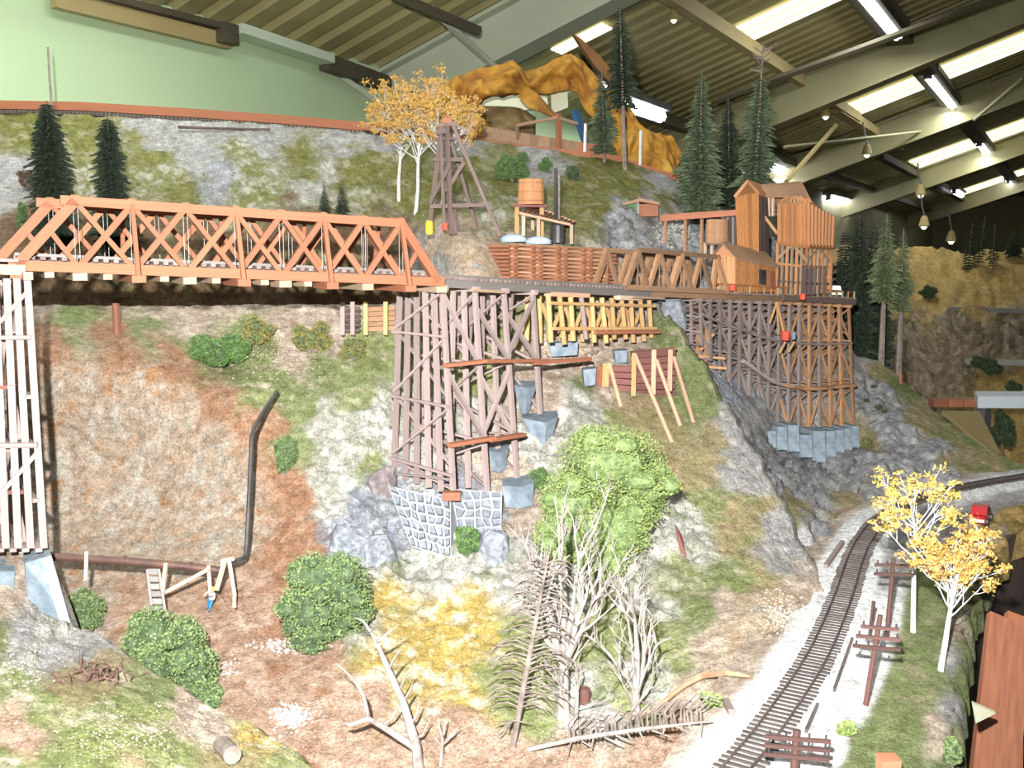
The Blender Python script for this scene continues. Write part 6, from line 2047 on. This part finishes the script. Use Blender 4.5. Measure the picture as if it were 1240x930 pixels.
def shell(tops, bots, d0, amp, mat, name='shell', seed=1, bow=.12):
    tc_, bc_ = curve(tops), curve(bots)
    xs = np.linspace(tops[0][0], tops[-1][0], 44)
    t = np.linspace(0, 1, 20)
    gx = np.repeat(xs[None], 20, 0)
    gy = tc_(xs)[None] * (1 - t[:, None]) + bc_(xs)[None] * t[:, None]
    x, y = gx.ravel(), gy.ravel()
    u = (gx - xs[0]) / (xs[-1] - xs[0])
    d = (d0 - bow * np.sin(np.pi * u) * .6 - bow * .8 * t[:, None]).ravel()
    W = np_rays(x, y) * d[:, None] + np.array([0, 0, EZ])
    nn = fbm(W, 9.0, 4, seed)
    rid = np.abs(fbm(W * np.array([1, 1, .5]), 14.0, 3, seed + 5) - .5) * 2
    W[:, 1] += (nn - .5) * amp - rid * amp * .5
    back = W + np.array([0.01, .05, 0])
    n = len(W)
    idx = np.arange(n).reshape(20, 44)
    fs = np.stack([idx[:-1, :-1], idx[1:, :-1], idx[1:, 1:], idx[:-1, 1:]], -1).reshape(-1, 4).tolist()
    mb = MB()
    mb.v = [tuple(v) for v in W] + [tuple(v) for v in back]
    mb.f = [tuple(f) for f in fs] + [tuple(i + n for i in f[::-1]) for f in fs]
    rim = list(idx[0]) + list(idx[1:, -1]) + list(idx[-1, ::-1][1:]) + list(idx[::-1, 0][1:-1])
    for i in range(len(rim)):
        a, b = int(rim[i]), int(rim[(i + 1) % len(rim)])
        mb.f.append((a, b, b + n, a + n))
    mb.build(name, mat, mm, smooth=True)


shell([(496, 128), (520, 108), (545, 99), (575, 83), (600, 80), (618, 78), (632, 90), (645, 112)], [(496, 168), (540, 160), (570, 140), (582, 118), (600, 114), (625, 112), (636, 114), (645, 116)], 3.95, .24, 'shell_mustard', seed=3)
shell([(628, 100), (650, 112), (672, 138)], [(622, 112), (640, 130), (672, 142)], 3.9, .04, 'shell_mustard', seed=4)
shell([(632, 88), (655, 86), (668, 76), (690, 66), (706, 74), (722, 92), (735, 110), (742, 125)], [(632, 112), (660, 112), (690, 105), (700, 110), (705, 128), (712, 140), (725, 150), (742, 160)], 4.05, .24, 'shell_mustard', seed=5)
shell([(755, 122), (775, 150), (795, 160), (812, 164), (824, 186)], [(755, 200), (775, 206), (795, 212), (812, 216), (824, 218)], 3.85, .20, 'shell_mustard', seed=6)
shell([(734, 108), (748, 112), (760, 128), (772, 148)], [(734, 185), (748, 196), (760, 202), (772, 206)], 3.95, .10, 'shell_mustard', seed=16)
shell([(550, 150), (560, 140), (575, 136), (588, 146), (592, 160)], [(550, 162), (560, 165), (575, 166), (588, 166), (592, 166)], 3.75, .05, 'shell_mustard', seed=7)
shell([(575, 128), (600, 128), (630, 131), (646, 140)], [(575, 160), (600, 164), (630, 165), (646, 166)], 4.0, .06, 'shell_dark', 'mossy_panel', seed=8)
MB().prism([P(694, 40, 4.1), P(704, 47, 4.08), P(725, 66, 4.05), P(740, 84, 4.02), P(750, 104, 4.0), P(738, 100, 4.0), P(722, 82, 4.02), P(708, 62, 4.05)], (0, .06, 0)).build('crag_blade', 'crag_brown', mm)
MB().prism([P(667, 110, 4.0), P(687, 106, 4.0), P(688, 130, 4.0), P(668, 138, 4.0)], (0, .03, 0)).build('card_panel', 'card_pale', mm)
MB().prism([P(576, 112, 4.15), P(626, 108, 4.15), P(662, 114, 4.15), P(664, 130, 4.15), P(630, 134, 4.15), P(576, 132, 4.15)], (0, .03, 0)).build('card_panel', 'card_pale', mm)
tpm = MB()
tpts = [[(692, 134), (699, 132)], [(694, 144), (704, 142)], [(699, 156), (707, 152)], [(703, 168), (711, 164)], [(706, 174), (714, 172)]]
rows_ = [[P(*a, 3.66), P((a[0] + b[0]) / 2, (a[1] + b[1]) / 2, 3.62), P(*b, 3.67)] for a, b in tpts]
for r0, r1 in zip(rows_, rows_[1:]):
    for k in range(2):
        tpm.prism([r0[k], r0[k + 1], r1[k + 1], r1[k]], (0, .012, 0))
tpm.build('tarpaulin', 'tarp_blue', label='crumpled blue tarpaulin hanging beside the mustard mountain', cat='tarpaulin')
for x, y0, y1, lab in ((709, 150, 184, 'thin white post right of the blue tarpaulin'), (776, 158, 200, 'thin white post before the right mustard crag')):
    MB().bar(P(x, y0, 3.58), P(x - 1, y1, 3.58), .007, .007).build('signal_post', 'white_card', label=lab, cat='post')

# ------------------------------------------------------------------ right side: red car, fascia, far tables
cp = on_z(1187, 632, ZT - .008)
car = empty('car', cp, 'small dark red toy car parked behind the yellow birch', 'car')
mottled('car_red', [(0.30, 0.01, 0.015), (0.36, 0.015, 0.02)], 4, .25, 0)
Rz = Matrix.Rotation(math.radians(55), 3, 'Z')
def cpt(x, y, z): return cp + Rz @ Vector((x * .042, y * .042, z * .042))
prof = [(-1, .18), (-1, .5), (-.7, .56), (-.5, .95), (.25, .95), (.5, .58), (.95, .5), (1, .18)]
mb = MB().prism([cpt(x, -.4, z) for x, z in prof], Rz @ Vector((0, .8 * .042, 0)))
mb.build('body', 'car_red', car)
mb = MB().prism([cpt(x, -.41, z) for x, z in ((-.58, .6), (-.44, .88), (.2, .88), (.4, .6))], Rz @ Vector((0, .82 * .042, 0)))
mb.build('windows', 'black_iron', car)
MB().box(cpt(-1.0, 0, .3), .004, .03, .006, math.radians(55)).build('bumper', 'white_card', car)
for x in (-.6, .6):
    for y in (-.42, .42):
        c = cpt(x, y, .2)
        MB().tube([c - Rz @ Vector((0, .004, 0)), c + Rz @ Vector((0, .004, 0))], .0085, 10).build('wheel', 'black_iron', car)

# plaster edge and board fascia of the layout
def edge_w(y, z): return on_z(float(xr_at(y)) - 4, y, z)
fc = empty('layout_fascia', on_z(1170, 900, ZT - .3), 'dark brown board fascia below the right layout edge', 'fascia')
yy = [960, 900, 850, 800, 750, 700, 660, 630, 600]
for a, b in zip(yy, yy[1:]):
    p, q = edge_w(a, ZT - .03), edge_w(b, ZT - .03)
    MB().prism([p, q, q - ZV * .75, p - ZV * .75], (-.02, .01, 0)).build('board', 'dark_timber', fc)
sb = empty('standing_boards', on_z(1215, 930, .6), 'reddish wooden boards standing in the aisle by the layout edge', 'boards')
beam('board', P(1197, 1010, 1.42), P(1222, 752, 1.62), .012, .07, 'table_wood', sb, up=(1, 0.2, 0))
beam('board', P(1222, 1010, 1.44), P(1229, 745, 1.66), .012, .03, 'fascia_red', sb, up=(1, 0.2, 0))
MB().prism([P(1178, 852, 1.33), P(1206, 864, 1.36), P(1182, 876, 1.33)], (.0, .004, .002)).build('card_corner', 'card_pale', label='pale folded card corner sticking out of the layout edge', cat='card')
MB().prism([P(1068, 922, 1.12), P(1092, 922, 1.12), P(1090, 945, 1.10), P(1068, 945, 1.10)], (0, .02, 0)).build('brick_block', 'crib_red', label='small red block cut by the bottom edge on the grass', cat='block')

tbw = empty('table', P(1215, 540, 4.2), 'white topped table at the right edge before the far hill', 'table')
MB().prism([P(1184, 480, 4.25), P(1330, 480, 4.25), P(1330, 495, 4.25), P(1184, 494, 4.25)], (.05, .14, .004)).build('table_top', 'card_white' if 'card_white' in M else 'concrete', tbw)
for x in (1190, 1320):
    beam('leg', P(x, 494, 4.4), P(x, 494, 4.4) - ZV * .85, .05, .05, 'lamp_metal', tbw)
MB().prism([P(1141, 497, 4.0), P(1186, 498, 4.15), P(1212, 549, 3.75), P(1206, 551, 3.7)], (0, .01, -.015)).build('plywood_sheet', 'purlin_tan', label='tan plywood wedge lying before the white table', cat='plywood')
tn = empty('toy_train', P(1155, 490, 4.3), 'dull red toy train behind the tan plywood wedge', 'train')
for i in range(3):
    MB().prism([P(1131 + i * 18, 484, 4.35), P(1148 + i * 18, 484, 4.35), P(1148 + i * 18, 493, 4.35), P(1131 + i * 18, 493, 4.35)], (0, .06, 0)).build('wagon', 'plank_rust', tn)
MB().bar(P(1091, 465, 3.32), P(1091, 452, 3.32), .008, .006).build('marker_post', 'crib_red', label='tiny red and white marker post on the cliff rim', cat='post')
for (a, b, lab) in (((1148, 374), (1260, 377), 'pale retaining ledge on the far hill'), ((1165, 437), (1260, 439), 'pale lower ledge of the far hill')):
    p, q = G(*a), G(*b)
    MB().bar(p - Vector((0, .03, 0)), q - Vector((0, .03, 0)), .06, .03).build('stone_ledge', 'ladder_grey', label=lab, cat='ledge')
